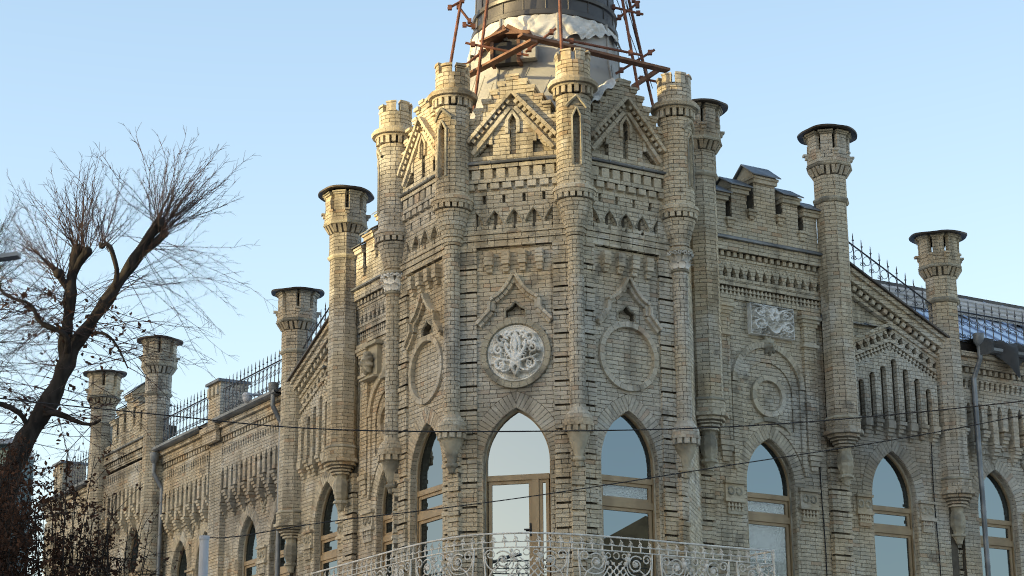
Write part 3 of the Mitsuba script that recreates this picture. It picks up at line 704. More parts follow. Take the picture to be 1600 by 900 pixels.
# ------------------------------------------------------------------ round turrets on the tower's corners
def turret(k):
    n = vertN[k]; c = O + n * RC; capital = k in (0, 3)
    K = part(B, 'corner_turret')
    bk, mo, cm = MB(), MB(), MB()
    mo.lathe(c, [(0.0, 8.56), (0.13, 8.56), (0.12, 12.1), (0.145, 12.25), (0.275, 12.70), (0.275, 12.9), (0.19, 12.95), (0.19, 14.66), (0.275, 14.7), (0.275, 15.29), (0.12, 15.30), (0.0, 15.30)], 24)
    def shaft(z0, z1, R, rref, L=0.20, nu=2, keep=None, d=0.0):
        cy = Cyl(c, R, n, rref); P = rect(-math.pi * rref, math.pi * rref, z0, z1)
        bricks(bk, cy, P if keep is None else P.difference(keep), d=d, d0=d - 0.05, L=L, nu=nu, zoff=z0)
    sl = Polygon([(-0.06, 13.30), (0.06, 13.30), (0.06, 14.22), (0, 14.36), (-0.06, 14.22)])
    shaft(12.95, 14.66, 0.313, 0.313, 0.21, 2, sl)
    shaft(13.0, 14.66, 0.20, 0.30, 0.21, 2); sj = MB()
    for s in (-1, 1): bk.boxes(Cyl(c, 0.313, n, 0.313), *sorted((s * 0.062, s * 0.10)), np.arange(13.30, 14.20, 0.0775), np.arange(13.30, 14.20, 0.0775) + 0.07, -0.13, -0.002)
    shaft(15.0, 15.31, 0.317, 0.317, 0.21, 2)
    flare = lambda z: 0.185 + (np.asarray(z) - 12.24) * (0.318 - 0.185) / 0.46
    shaft(12.25, 12.69, flare, 0.25, 0.18, 2)
    shaft(8.95, 12.06, 0.139, 0.139, 0.145, 3)
    bk.put(part(K, 'brickwork', kind='stuff'), 'm_brick'); mo.put(part(K, 'mortar'), 'm_mortar')
    # hood over the slit
    cy = Cyl(c, 0.313, n, 0.313); hd = MB()
    for s in (1, -1):
        t = np.linspace(0, 1, 4); u = s * 0.19 * (1 - t); z = 14.40 + 0.20 * t
        hd.tube(cy(u, z, np.full(4, 0.02)), 0.03, 5); hd.tube(cy(s * 0.075 * (1 - t), 14.22 + 0.16 * t, np.full(4, 0.01)), 0.02, 5)
        hd.boxes(cy, *sorted((s * 0.066, s * 0.10)), 13.30, 14.22, 0.0, 0.022)
    hd.put(part(K, 'slit_hood'), 'm_cement')
    # battlement: six merlons
    for i in range(7):
        cyl = Cyl(c, 0.317, rot(n, i * 360 / 7 + 17), 0.317); w = 0.098; mm = MB(); h = 0.0 if rng.random() > 0.25 else -0.05
        mm.boxes(cyl, -w, w, np.array([15.315, 15.39]), np.array([15.385, 15.475 + h + rng.normal(0, .012)]), -0.13, 0.0, 2, 0.004); mm.boxes(cyl, -w - 0.008, w + 0.008, 15.485 + h, 15.52 + h + rng.normal(0, 0.01), -0.14, 0.015, 2, 0.004); mm.put(part(K, 'merlon'), 'm_brick')
    # rings
    r1 = MB(); courses(r1, c, n, [(14.80, 14.84, 0.372, 0.385), (14.842, 14.905, 0.445, 0.465), (14.908, 14.955, 0.44, 0.425), (14.957, 15.00, 0.37, 0.335)], 16); r1.put(part(K, 'ring_moulding'), 'm_brick')
    for i in range(18):
        b_ = MB(); b_.boxes(Cyl(c, 0.30, rot(n, i * 20), 0.30), -0.03, 0.03, 14.655 if i % 2 else 14.675, 14.80, -0.02, 0.068, 1, 0.002); b_.put(part(K, 'corbel'), 'm_brick')
    r2 = MB(); courses(r2, c, n, [(12.797, 12.855, 0.365, 0.38), (12.857, 12.925, 0.395, 0.385), (12.927, 12.965, 0.36, 0.325)], 15); r2.put(part(K, 'ring_moulding'), 'm_brick')
    for i in range(18):
        b_ = MB(); b_.boxes(Cyl(c, 0.30, rot(n, i * 20 + 4), 0.30), -0.034, 0.034, 12.71, 12.795, -0.02, 0.06, 1, 0.003); b_.put(part(K, 'corbel'), 'm_brick')
    r3 = MB(); courses(r3, c, n, [(12.06, 12.10, 0.15, 0.17), (12.102, 12.165, 0.185, 0.185), (12.167, 12.20, 0.165, 0.165), (12.202, 12.25, 0.19, 0.185)], 9, 3); r3.put(part(K, 'ring_moulding'), 'm_brick')
    if capital:
        leaf_cap(K, c, n, 11.76, 12.14)
    # foot: cushion, corbels, pendant
    ft = MB(); courses(ft, c, n, [(8.635, 8.69, 0.265, 0.275), (8.692, 8.755, 0.25, 0.258), (8.757, 8.83, 0.258, 0.235), (8.832, 8.90, 0.232, 0.19), (8.902, 8.965, 0.178, 0.15)], 12); ft.put(part(K, 'foot_ring'), 'm_brick')
    for i in range(12):
        b_ = MB(); b_.boxes(Cyl(c, 0.20, rot(n, i * 30 + 8), 0.20), -0.034, 0.034, 8.54, 8.632, -0.02, 0.062, 1, 0.003); b_.put(part(K, 'corbel'), 'm_brick')
    pe = MB(); pe.lathe(c, dense([(0.2, 8.635), (0.205, 8.55), (0.19, 8.50), (0.165, 8.42), (0.125, 8.31), (0.095, 8.22), (0.078, 8.15), (0.075, 8.125), (0.10, 8.115), (0.112, 8.08), (0.10, 8.05), (0.075, 8.04), (0.066, 7.99), (0.05, 7.95), (0.0, 7.94)]), 30)
    roughen(pe, 0.012, 22).put(part(K, 'pendant'), 'm_cement', 35)
    return K
for k in (0, 1, 2, 3): turret(k)

# rusticated piers below the turrets
pb, pm_ = MB(), MB()
for k in (0, 1, 2, 3):
    n = vertN[k]; m = Flat(O + n * 2.88, np.array([-n[1], n[0], 0]), n)
    for i in range(8):
        zt_ = 8.46 - i * 0.4263; zb_ = zt_ - 0.4263
        if zt_ < 5.2: break
        layer(pb, pm_, m, rect(-0.12, 0.12, zb_ + 0.036, zt_), 0.03, -0.2, L=0.24, zoff=zb_ + 0.036)
        layer(pb, pm_, m, rect(-0.125, 0.125, zt_ - 0.0775, zt_), 0.05, -0.2, L=0.24, zoff=zt_ - 0.0775)
k_ = part(B, 'corner_pier'); pb.put(part(k_, 'brickwork', kind='stuff'), 'm_brick'); pm_.put(part(k_, 'mortar'), 'm_mortar')

# ------------------------------------------------------------------ octagonal turrets of the wings
T8 = math.tan(math.pi / 8)
def pillar(side, a, w, ztop, zcol, zbase, label):
    c = wing_pt(side, a, w); n0 = nR if side > 0 else nL
    K = part(B, 'octagonal_turret', label); bk, mo = MB(), MB()
    z = lambda d: ztop + d
    def sides(z0, z1, A, Aref, d=0.0, L=0.24):
        hw = (Aref + d) * T8
        for i in range(8):
            om = OctSide(c, rot(n0, 45 * i), A, Aref); bricks(bk, om, rect(-hw, hw, z0, z1), d=d, d0=d - 0.05, L=L if i % 2 else L * 1.04, zoff=z0)
    taper = lambda q: 0.315 + (np.asarray(q) - z(-0.95)) * 0.11 / 0.20
    mo.octlathe(c, n0, [(0.0, zbase - 0.3), (0.285, zbase - 0.3), (0.285, zcol), (0.30, zcol), (0.30, z(-0.95)), (0.38, z(-0.76)), (0.40, z(-0.49)), (0.12, z(-0.49)), (0.12, z(-0.06)), (0.0, z(-0.05))])
    sides(zbase + 0.0, zcol, 0.298, 0.298, 0.0)
    sides(zcol + 0.085, z(-0.95), 0.318, 0.318, 0.0)
    sides(z(-0.69), z(-0.47), 0.425, 0.425, 0.0, 0.30)
    bk.put(part(K, 'brickwork', kind='stuff'), 'm_brick')
    col = MB(); col.octlathe(c, n0, [(0.29, zcol - 0.02), (0.325, zcol - 0.01), (0.352, zcol + 0.03), (0.352, zcol + 0.062), (0.33, zcol + 0.085), (0.30, zcol + 0.09)]); col.put(part(K, 'collar'), 'm_cement')
    mld = MB(); mld.octlathe(c, n0, [(0.38, z(-0.775)), (0.435, z(-0.765)), (0.452, z(-0.735)), (0.43, z(-0.715)), (0.44, z(-0.69)), (0.40, z(-0.685))]); mld.put(part(K, 'collar'), 'm_cement')
    for i in range(8):
        n = rot(n0, 45 * i); om = OctSide(c, n, 0.0, 1.0)
        om.A = lambda q: np.ones_like(np.asarray(q, float)); om2 = Flat(c, om.e, n)
        for u in (-0.115, 0.0, 0.115):                        # splayed corbels
            b_ = MB(); zz0, zz1 = z(-0.945) + (0.0 if u == 0 else 0.02), z(-0.778)
            V = om2(np.array([u - 0.035, u + 0.035] * 4), np.array([zz0, zz0, zz0, zz0, zz1, zz1, zz1, zz1]), np.array([0.30, 0.30, 0.335, 0.335, 0.36, 0.36, 0.432, 0.432]))
            b_.add(V, [[2, 3, 7], [2, 7, 6], [0, 2, 6], [0, 6, 4], [1, 3, 7], [1, 7, 5], [4, 5, 7], [4, 7, 6], [0, 1, 3], [0, 3, 2]]); b_.put(part(K, 'corbel'), 'm_brick')
        mr = MB(); nrow = 5                                    # merlon with a moulded head, slots between
        for r in range(nrow - (1 if rng.random() < 0.08 else 0)):
            zz = z(-0.47) + r * 0.0725
            if r % 2: mr.boxes(om2, -0.118, 0.118, zz + 0.004, zz + 0.0685, 0.33, 0.425 + rng.normal(0, .004), 1, 0.003)
            else: mr.boxes(om2, np.array([-0.118, 0.045 if i % 2 else -0.04]), np.array([0.037 if i % 2 else -0.048, 0.118]), zz + 0.004, zz + 0.0685, 0.33, 0.425 + rng.normal(0, .004), 1, 0.003)
        mr.put(part(K, 'merlon'), 'm_brick')
        hd = MB(); hd.boxes(om2, -0.135, 0.135, z(-0.11), z(-0.075), 0.33, 0.455, 1, 0.002); hd.boxes(om2, -0.15, 0.15, z(-0.073), z(-0.038), 0.27, 0.485, 1, 0.002); hd.put(part(K, 'merlon_head'), 'm_cement')
        if i % 2 == 0 or side:                                # small stepped bracket under every slot
            nv = rot(n0, 45 * i + 22.5); fm = Flat(c, np.array([-nv[1], nv[0], 0]), nv); bb = MB()
            ex = 0.06 if i % 2 else 0.0
            bb.boxes(fm, -0.055, 0.055, z(-0.50), z(-0.455), 0.36, 0.475 + ex, 1, 0.004); bb.boxes(fm, -0.045, 0.045, z(-0.565), z(-0.503), 0.36, 0.455 + ex * .6, 1, 0.004); bb.boxes(fm, -0.038, 0.038, z(-0.62), z(-0.568), 0.36, 0.445, 1, 0.003); bb.put(part(K, 'bracket'), 'm_brick')
    cap = MB(); a8 = np.linspace(0, 2 * math.pi, 49)[:-1]; wob = 1 + 0.012 * np.sin(a8 * 3 + a) + 0.006 * np.sin(a8 * 11)
    rr, zz = 0.605, z(0)
    ring = lambda r, h: np.stack([c[0] + r * np.cos(a8) * wob, c[1] + r * np.sin(a8) * wob, zz + h + 0.014 * np.sin(a8 * 2 + a * 5) + 0.02 * np.cos(a8 - a * 7) + 0.010 * np.sin(a8 * 5 + a * 3) * (r > 0.5)], 1)
    V = np.vstack([ring(0.2, -0.035), ring(rr, -0.035), ring(rr + 0.006, -0.008), ring(rr, 0.0), ring(0.05, 0.06)]); F = []
    for q in range(4):
        i = np.arange(48); j = (i + 1) % 48; F += [np.stack([q * 48 + i, q * 48 + j, q * 48 + 48 + j], 1), np.stack([q * 48 + i, q * 48 + 48 + j, q * 48 + 48 + i], 1)]
    cap.add(V, np.vstack(F)); cap.put(part(K, 'cap_plate'), 'm_capmetal')
    # foot: base drum, stepped corbels and pendant
    zb = zbase
    ft = MB(); ft.octlathe(c, n0, [(0.28, zb + 0.03), (0.315, zb + 0.02), (0.345, zb - 0.01), (0.345, zb - 0.03), (0.318, zb - 0.045), (0.315, zb - 0.25), (0.30, zb - 0.335)]); ft.put(part(K, 'foot_drum'), 'm_cement')
    sb = bk2 = MB()
    def band8(z0, z1, A):
        for i in range(8):
            om = OctSide(c, rot(n0, 45 * i), A, A); bricks(sb, om, rect(-A * T8, A * T8, z0, z1), d=0.0, d0=-0.08, zoff=z0, course=min(COURSE, z1 - z0), L=0.2)
    band8(zb - 0.255, zb - 0.045, 0.33); band8(zb - 0.335, zb - 0.26, 0.385)
    for A, za, zc in ((0.315, zb - 0.40, zb - 0.337), (0.265, zb - 0.455, zb - 0.402), (0.225, zb - 0.52, zb - 0.457), (0.19, zb - 0.58, zb - 0.522)):
        band8(za, zc, A)
    sb.put(part(K, 'corbel_courses', kind='stuff'), 'm_brick')
    cs_ = MB(); cs_.octlathe(c, n0, [(0.30, zb - 0.30), (0.295, zb - 0.39), (0.245, zb - 0.45), (0.205, zb - 0.51), (0.17, zb - 0.58)]); cs_.put(part(K, 'corbel_core'), 'm_mortar')
    pe = MB(); pe.octlathe(c, n0, dense([(0.13, zb - 0.57), (0.115, zb - 0.66), (0.135, zb - 0.72), (0.155, zb - 0.83), (0.15, zb - 0.95), (0.115, zb - 1.07), (0.10, zb - 1.11), (0.145, zb - 1.125), (0.15, zb - 1.17), (0.105, zb - 1.185), (0.075, zb - 1.25), (0.06, zb - 1.32), (0.0, zb - 1.33)], 0.03)); roughen(pe, 0.012, 18).put(part(K, 'pendant'), 'm_cement')
    # rusticated pilaster behind the pendant
    m = wing_map(side, w - 0.22)
    pb = MB(); pm = MB()
    pm.prism(m, rect(a - 0.20, a + 0.20, 0.0, zb - 0.3), -0.4, 0.0)
    i = 0
    while True:
        zt_ = zb - 0.55 - i * 0.4263; zb_ = zt_ - 0.4263; i += 1
        if zt_ < 5.2: break
        layer(pb, pm, m, rect(a - 0.23, a + 0.23, zb_ + 0.036, zt_), 0.05, -0.3, zoff=zb_ + 0.036); layer(pb, pm, m, rect(a - 0.245, a + 0.245, zt_ - 0.0775, zt_), 0.075, -0.3, zoff=zt_ - 0.0775)
    pb.put(part(K, 'pilaster', kind='stuff'), 'm_brick')
    mo.put(part(K, 'mortar'), 'm_mortar'); pm.put(part(K, 'pilaster_mortar'), 'm_mortar')
    return K

# ------------------------------------------------------------------ wings
ZW = 8.25                                                   # springing of the wing windows
def small_arches(bk, mo, m, a0, a1, za, zb, d, pitch, w, base=0.0):
    """A band with a row of pointed niches cut in its lower edge."""
    n = max(1, int(round((a1 - a0) / pitch))); p = (a1 - a0) / n; P = rect(a0, a1, za, zb)
    for i in range(n):
        u = a0 + (i + 0.5) * p; P = P.difference(Polygon([(u - w / 2, za + 0.06), (u - w / 2, za + (zb - za) * 0.42), (u, zb - 0.07), (u + w / 2, za + (zb - za) * 0.42), (u + w / 2, za + 0.06)]))
    layer(bk, mo, m, P, d, base, zoff=za, L=p)

def dentil_row(parent, m, a0, a1, z0, z1, d0, d1, pitch, fill=0.55, single=True):
    n = max(1, int(round((a1 - a0) / pitch))); p = (a1 - a0) / n; u = a0 + (np.arange(n) + 0.5) * p
    if single:
        for x in u: b_ = MB(); b_.boxes(m, x - p * fill / 2, x + p * fill / 2, z0, z1, d0, d1, 1, 0.002); b_.put(part(parent, 'dentil'), 'm_brick')
    else:
        b_ = MB(); b_.boxes(m, u - p * fill / 2, u + p * fill / 2, z0, z1, d0, d1, 1, 0.002); b_.put(part(parent, 'dentil_row', kind='stuff'), 'm_brick')

def tooth_rows(parent, m, a0, a1, rows, d0, d1, pitch, tip=True):
    """Rows of small upright triangles between flat bands."""
    n = int(round((a1 - a0) / pitch)); p = (a1 - a0) / n; b_ = MB()
    for (z0, z1) in rows:
        for i in range(n):
            x = a0 + (i + 0.5) * p
            b_.prism(m, [(x - p * 0.46, z0), (x + p * 0.46, z0), (x + p * 0.06, z1), (x - p * 0.06, z1)], d0, d1)
    b_.put(part(parent, 'tooth_frieze', kind='stuff'), 'm_brick')

def side_plaque(parent, m, a, zt, w=0.44):
    """Imposts beside a window: a slab, a panel with two little rings, a slab, a tooth row."""
    K = part(parent, 'impost_panel'); b_ = MB()
    b_.boxes(m, a - w / 2 - 0.03, a + w / 2 + 0.03, zt - 0.05, zt, 0.0, 0.10); b_.boxes(m, a - w / 2, a + w / 2, zt - 0.33, zt - 0.053, 0.0, 0.05); b_.boxes(m, a - w / 2 - 0.03, a + w / 2 + 0.03, zt - 0.40, zt - 0.333, 0.0, 0.09)
    b_.boxes(m, a - w / 2 + 0.03, a + w / 2 - 0.03, zt - 0.63, zt - 0.56, 0.0, 0.06)
    for u in np.linspace(-w / 2 + 0.06, w / 2 - 0.06, 5):
        for zz in (zt - 0.485, zt - 0.565): b_.prism(m, [(a + u - 0.038, zz), (a + u + 0.038, zz), (a + u + 0.008, zz + 0.075), (a + u - 0.008, zz + 0.075)], 0.0, 0.07)
    b_.put(K, 'm_brick')
    for s in (-1, 1):
        r = MB(); t = np.linspace(0, 2 * math.pi, 17); r.tube(m(a + s * 0.095 + 0.062 * np.cos(t), zt - 0.19 + 0.068 * np.sin(t), np.full(17, 0.055)), 0.021, 5); r.put(part(K, 'ring'), 'm_cement')

def wing_window(m, a, bk, extra, ztr=8.25, apex=9.30, style='window', blind=0, curtain='parted', w=0.585, zb=5.4):
    zs = ztr + 0.17; h = apex + 0.02 - zs
    W, op = window(m, a, w, zs, h, ztr, zb, style, curtain, blind)
    vs = []; voussoirs(vs, m, a, w, h, zs, 0.25, 0.022, -0.003); put_all(vs, W, 'voussoir')
    hood = arch_poly(a, w, h, zs, zb, 0.255).intersection(rect(-99, 99, zs, 99))
    return op, hood

def crenel_bay(side, a0, a1, w, zf, win=None, deco=None):
    """Projecting bay between two octagonal turrets: battlement parapet, cornice, friezes, wall."""
    s_ = part(B, 'parapet_bay'); bk, mo = MB(), MB(); m = wing_map(side, w); ac = (a0 + a1) / 2
    E_ = rect(a0, a1, 0, zf); holes = []
    pm = wing_map(side, w + 0.20)
    # parapet with five gabled merlons
    hw = (a1 - a0) / 2
    step = lambda u: 0.30 if abs(u) < 0.62 else 0.16
    P = rect(a0, a1, zf, zf + 0.26).union(rect(ac - 0.80, ac + 0.80, zf, zf + 0.50))
    mer = [(0, 0.265, 1.36), (-0.64, 0.19, 1.06), (0.64, 0.19, 1.06), (-1.14, 0.17, 0.86), (1.14, 0.17, 0.86)]
    for u, h_, t_ in mer: P = P.union(rect(max(a0, ac + u - h_), min(a1, ac + u + h_), zf, zf + t_))
    P = P.union(rect(ac - 0.95, ac + 0.95, zf, zf + 0.42))
    pb, pmo = MB(), MB()
    pmo.prism(pm, P, -0.62, -0.012, back=True); bricks(pb, pm, P, d=0.0, d0=-0.05, zoff=zf)
    pk = part(B, 'battlement'); pb.put(part(pk, 'brickwork', kind='stuff'), 'm_brick'); pmo.put(part(pk, 'core'), 'm_mortar')
    for u, h_, t_ in mer:
        c0, c1 = max(a0 - 0.02, ac + u - h_ - 0.05), min(a1 + 0.02, ac + u + h_ + 0.05)
        if c1 < c0 + 0.1: continue
        cc = (c0 + c1) / 2; zt = zf + t_; b_ = MB()
        b_.boxes(pm, c0 + 0.02, c1 - 0.02, zt - 0.085, zt - 0.005, -0.60, 0.055, 1, 0.002); b_.boxes(pm, c0, c1, zt - 0.003, zt + 0.05, -0.60, 0.085, 1, 0.002); b_.put(part(pk, 'merlon_head'), 'm_brick')
        pg = 0.33 if h_ > 0.22 else 0.27                     # little pitched sheet roof, ridge across the wall
        r_ = MB()
        gp = np.array([(0.13, 0.045), (0.135, 0.065), (-0.27, pg + 0.05), (-0.67, 0.06), (-0.67, 0.04), (-0.27, pg + 0.02)])
        V = np.vstack([pm(np.full(6, c0 - 0.03), zt + gp[:, 1], gp[:, 0]), pm(np.full(6, c1 + 0.03), zt + gp[:, 1], gp[:, 0])]); i = np.arange(6); j = (i + 1) % 6
        F = np.vstack([np.stack([i, j, j + 6], 1), np.stack([i, j + 6, i + 6], 1), [[0, 1, 2], [0, 2, 5], [2, 3, 4], [2, 4, 5], [6, 8, 7], [6, 11, 8], [8, 10, 9], [8, 11, 10]]])
        r_.add(V, F); r_.put(part(pk, 'merlon_roof'), 'm_flash')
        g_ = MB(); g_.prism(Flat(pm(np.array([c0]), np.array([0.0]), np.array([0.0]))[0], pm.n, pm.e), [(0.07, zt + 0.052), (-0.27, zt + pg + 0.0), (-0.60, zt + 0.052)], 0.03, c1 - c0 - 0.03, back=True); g_.put(part(pk, 'merlon_gable'), 'm_brick')
    for s in (-1, 1):
        for u, zz in ((0.36, 0.60), (0.90, 0.35)):
            b_ = MB(); x = ac + s * u; b_.boxes(pm, x - 0.115, x + 0.115, zf + zz + 0.03, zf + zz + 0.075, -0.3, 0.10, 1, .002); b_.boxes(pm, x - 0.085, x + 0.085, zf + zz - 0.045, zf + zz + 0.027, -0.03, 0.065, 1, .002); b_.boxes(pm, x - 0.055, x + 0.055, zf + zz - 0.11, zf + zz - 0.048, -0.03, 0.045, 1, .002); b_.put(part(pk, 'bracket'), 'm_brick')
    fl = MB(); pr = np.array([(-0.02, 0.31), (0.012, 0.315), (0.075, 0.02 + 0.19), (0.075, 0.0), (-0.02, 0.0)]); i = np.arange(5); j = (i + 1) % 5
    fl.add(np.vstack([m(np.full(5, a0), zf + pr[:, 0], pr[:, 1]), m(np.full(5, a1), zf + pr[:, 0], pr[:, 1])]), np.vstack([np.stack([i, j, j + 5], 1), np.stack([i, j + 5, i + 5], 1)])); fl.put(part(B, 'flashing'), 'm_flash')
    layer(bk, mo, m, rect(a0, a1, zf - 0.24, zf - 0.025), 0.235, 0.0, zoff=zf - 0.24)
    dentil_row(s_, m, a0, a1, zf - 0.335, zf - 0.245, 0.02, 0.17, 0.155, 0.52)
    layer(bk, mo, m, rect(a0, a1, zf - 0.44, zf - 0.34), 0.105, 0.0, zoff=zf - 0.44)
    layer(bk, mo, m, rect(a0, a1, zf - 0.40, zf - 0.342), 0.13, 0.06, zoff=zf - 0.40)
    return s_, bk, mo, m, ac

def frieze(s_, bk, mo, m, a0, a1, zt):
    small_arches(bk, mo, m, a0, a1, zt - 0.36, zt, 0.10, 0.196, 0.115)
    b_ = MB(); n = int((a1 - a0) / 0.098)
    for i in range(n):
        x = a0 + (i + 0.5) * (a1 - a0) / n; b_.prism(m, [(x - 0.04, zt), (x + 0.04, zt), (x + 0.008, zt - 0.075), (x - 0.008, zt - 0.075)], 0.07, 0.105)
    b_.put(part(s_, 'tooth_frieze', kind='stuff'), 'm_brick')
    layer(bk, mo, m, rect(a0, a1, zt - 0.46, zt - 0.36), 0.085, zoff=zt - 0.46)
    tooth_rows(s_, m, a0, a1, ((zt - 0.555, zt - 0.475), (zt - 0.64, zt - 0.56)), 0.0, 0.065, 0.098)
    layer(bk, mo, m, rect(a0, a1, zt - 0.72, zt - 0.645), 0.06, zoff=zt - 0.72)

def front_bay(side):
    a0, a1, w, zf = 2.84, 5.75, 1.10, 13.12
    s_, bk, mo, m, ac = crenel_bay(side, a0, a1, w, zf)
    frieze(s_, bk, mo, m, a0, a1, zf - 0.44)
    op, hood = wing_window(m, ac, bk, None, 8.22, 9.27, blind=2 if side > 0 else 0)
    wallp = rect(a0, a1, 0, zf - 0.2).difference(op); mo.prism(m, wallp, -0.5, 0.0)
    zc = 10.30; ro, ri = 0.885, 0.60
    big = Point(ac, zc).buffer(ro, 24).intersection(rect(-99, 99, zc, 99)).union(rect(ac - ro, ac + ro, 8.6, zc)); inn = Point(ac, zc - 0.12).buffer(ri, 24).intersection(rect(-99, 99, zc - 0.12, 99)).union(rect(ac - ri, ac + ri, 9.45, zc - 0.12))
    circ = Point(ac, 10.10).buffer(0.415, 20)
    field = rect(a0, a1, 5.4, zf - 1.16)
    bricks(bk, m, field.difference(op).difference(hood).difference(big), d=0.014)
    core = big.difference(inn).difference(op).difference(hood)
    arc = []; ring_bricks(arc, m, ac, zc, 0.765, ro, 0.10, -0.003, 0.085, 0.02, math.pi - 0.02); put_all(arc, s_, 'voussoir')
    mid = ring_poly(ac, zc, 0.0, 0.76).intersection(rect(-99, 99, zc, 99)).union(rect(ac - 0.76, ac + 0.76, 8.6, zc)).difference(inn).difference(op).difference(hood)
    bricks(bk, m, mid, d=0.045)
    mo.prism(m, mid, 0, 0.03)
    bricks(bk, m, rect(ac - ro, ac - 0.765, 8.6, zc).difference(hood), d=0.075); bricks(bk, m, rect(ac + 0.765, ac + ro, 8.6, zc).difference(hood), d=0.075)
    bricks(bk, m, inn.difference(circ).difference(op).difference(hood), d=0.014)
    rb = []; ring_bricks(rb, m, ac, 10.10, 0.315, 0.41, 0.085, -0.003, 0.20); K = part(B, 'blind_circle'); put_all(rb, K, 'brick'); ib = MB(); bricks(ib, m, Point(ac, 10.10).buffer(0.312, 16), d=0.014); ib.put(part(K, 'infill', kind='stuff'), 'm_brick')
    ft = MB()
    for s in (-1, 1): ft.prism(m, [(ac + s * 0.12, 9.66), (ac + s * 0.42, 9.58), (ac + s * 0.52, 9.42), (ac + s * 0.50, 9.40), (ac + s * 0.38, 9.52), (ac + s * 0.1, 9.60)], 0.0, 0.06)
    ft.boxes(m, ac - 0.15, ac + 0.15, 9.60, 9.68, 0.0, 0.09); ft.put(part(K, 'foot'), 'm_cement')
    for s in (-1, 1):                                        # side pilasters with corbelled heads
        x = ac + s * 1.07; K = part(B, 'side_pilaster'); p_, q_ = MB(), MB()
        layer(p_, q_, m, rect(x - 0.15, x + 0.15, 9.1, 11.22), 0.09, 0.0)
        p_.boxes(m, x - 0.20, x + 0.20, 11.20, 11.255, 0, 0.14, 1, .002); layer(p_, q_, m, rect(x - 0.15, x + 0.15, 11.26, 11.62), 0.11, 0.0)
        for zz, ww, dd in ((11.62, 0.18, 0.135), (11.69, 0.215, 0.165), (11.76, 0.25, 0.195), (11.85, 0.235, 0.16)): p_.boxes(m, x - ww, x + ww, zz, zz + 0.066, 0, dd, 1, .003)
        for i_ in range(4): p_.boxes(m, x - 0.17 + i_ * 0.03, x + 0.17 - i_ * 0.03, 9.03 - i_ * 0.10, 9.10 - i_ * 0.10 + 0.02, 0, 0.13 - 0.025 * i_, 1, .003)
        p_.put(part(K, 'brickwork', kind='stuff'), 'm_brick'); q_.put(part(K, 'mortar'), 'm_mortar')
        side_plaque(B, m, ac + s * 0.90, 8.36)
    if side > 0:                                             # carved plaque and bird keystone
        n = 150; xs = np.linspace(-1, 1, n); X, Y = np.meshgrid(xs, xs); H = relief(X, Y, 2) * 0.14 + 0.04
        edge = (np.maximum(abs(X), abs(Y)) > 0.94); H = np.where(edge, 0.12, H); H[0, :] = H[-1, :] = 0; H[:, 0] = H[:, -1] = 0
        i, j = np.meshgrid(np.arange(n - 1), np.arange(n - 1), indexing='ij'); q = i * n + j
        pl = MB(); pl.add(m(4.43 + X.ravel() * 0.545, 11.615 + Y.ravel() * 0.315, H.ravel()), np.vstack([np.stack([q, q + 1, q + n + 1], -1).reshape(-1, 3), np.stack([q, q + n + 1, q + n], -1).reshape(-1, 3)]))
        pl.put(part(B, 'carved_plaque', 'rectangular white stone plaque carved with leafy scrolls'), 'm_stone', True)
        mask_head(m, ac + 0.05, 11.13, 0.13, 'weathered carved head on the crown of the blind arch', 'm_cement')
    else:
        kb = MB(); kb.boxes(m, 4.30 - 0.22, 4.30 + 0.22, 10.98, 11.05, 0, 0.16, 1, .002); kb.prism(m, [(4.10, 11.055), (4.50, 11.055), (4.44, 11.36), (4.16, 11.36)], 0, 0.12); kb.put(part(B, 'keystone'), 'm_cement')
        bx = MB(); bx.boxes(m, 5.0 - 0.33, 5.0 + 0.33, 11.08, 11.12, 0, 0.22, 1, .002); bx.boxes(m, 5.0 - 0.28, 5.0 + 0.28, 11.123, 11.78, 0, 0.12, 1, .002); bx.boxes(m, 5.0 - 0.36, 5.0 + 0.36, 11.783, 11.86, 0, 0.2, 1, .002); bx.put(part(B, 'mask_niche'), 'm_cement')
        mask_head(m.off(0.16), 5.0, 11.42, 0.155, 'carved stone lion mask jutting from the wall', 'm_cement')
    finish_wall(s_, bk, mo, side, pull=(240 if side > 0 else 0), focus=m(ac, 9.6, 0.0))

def finish_wall(s_, bk, mo, side, pull=0, focus=None):
    if pull:
        for b_ in bk.pull(pull, focus): b_.put(part(s_, 'brick'), 'm_brick')
    bk.put(part(s_, 'brickwork', kind='stuff'), 'm_brick'); mo.put(part(s_, 'mortar'), 'm_mortar')

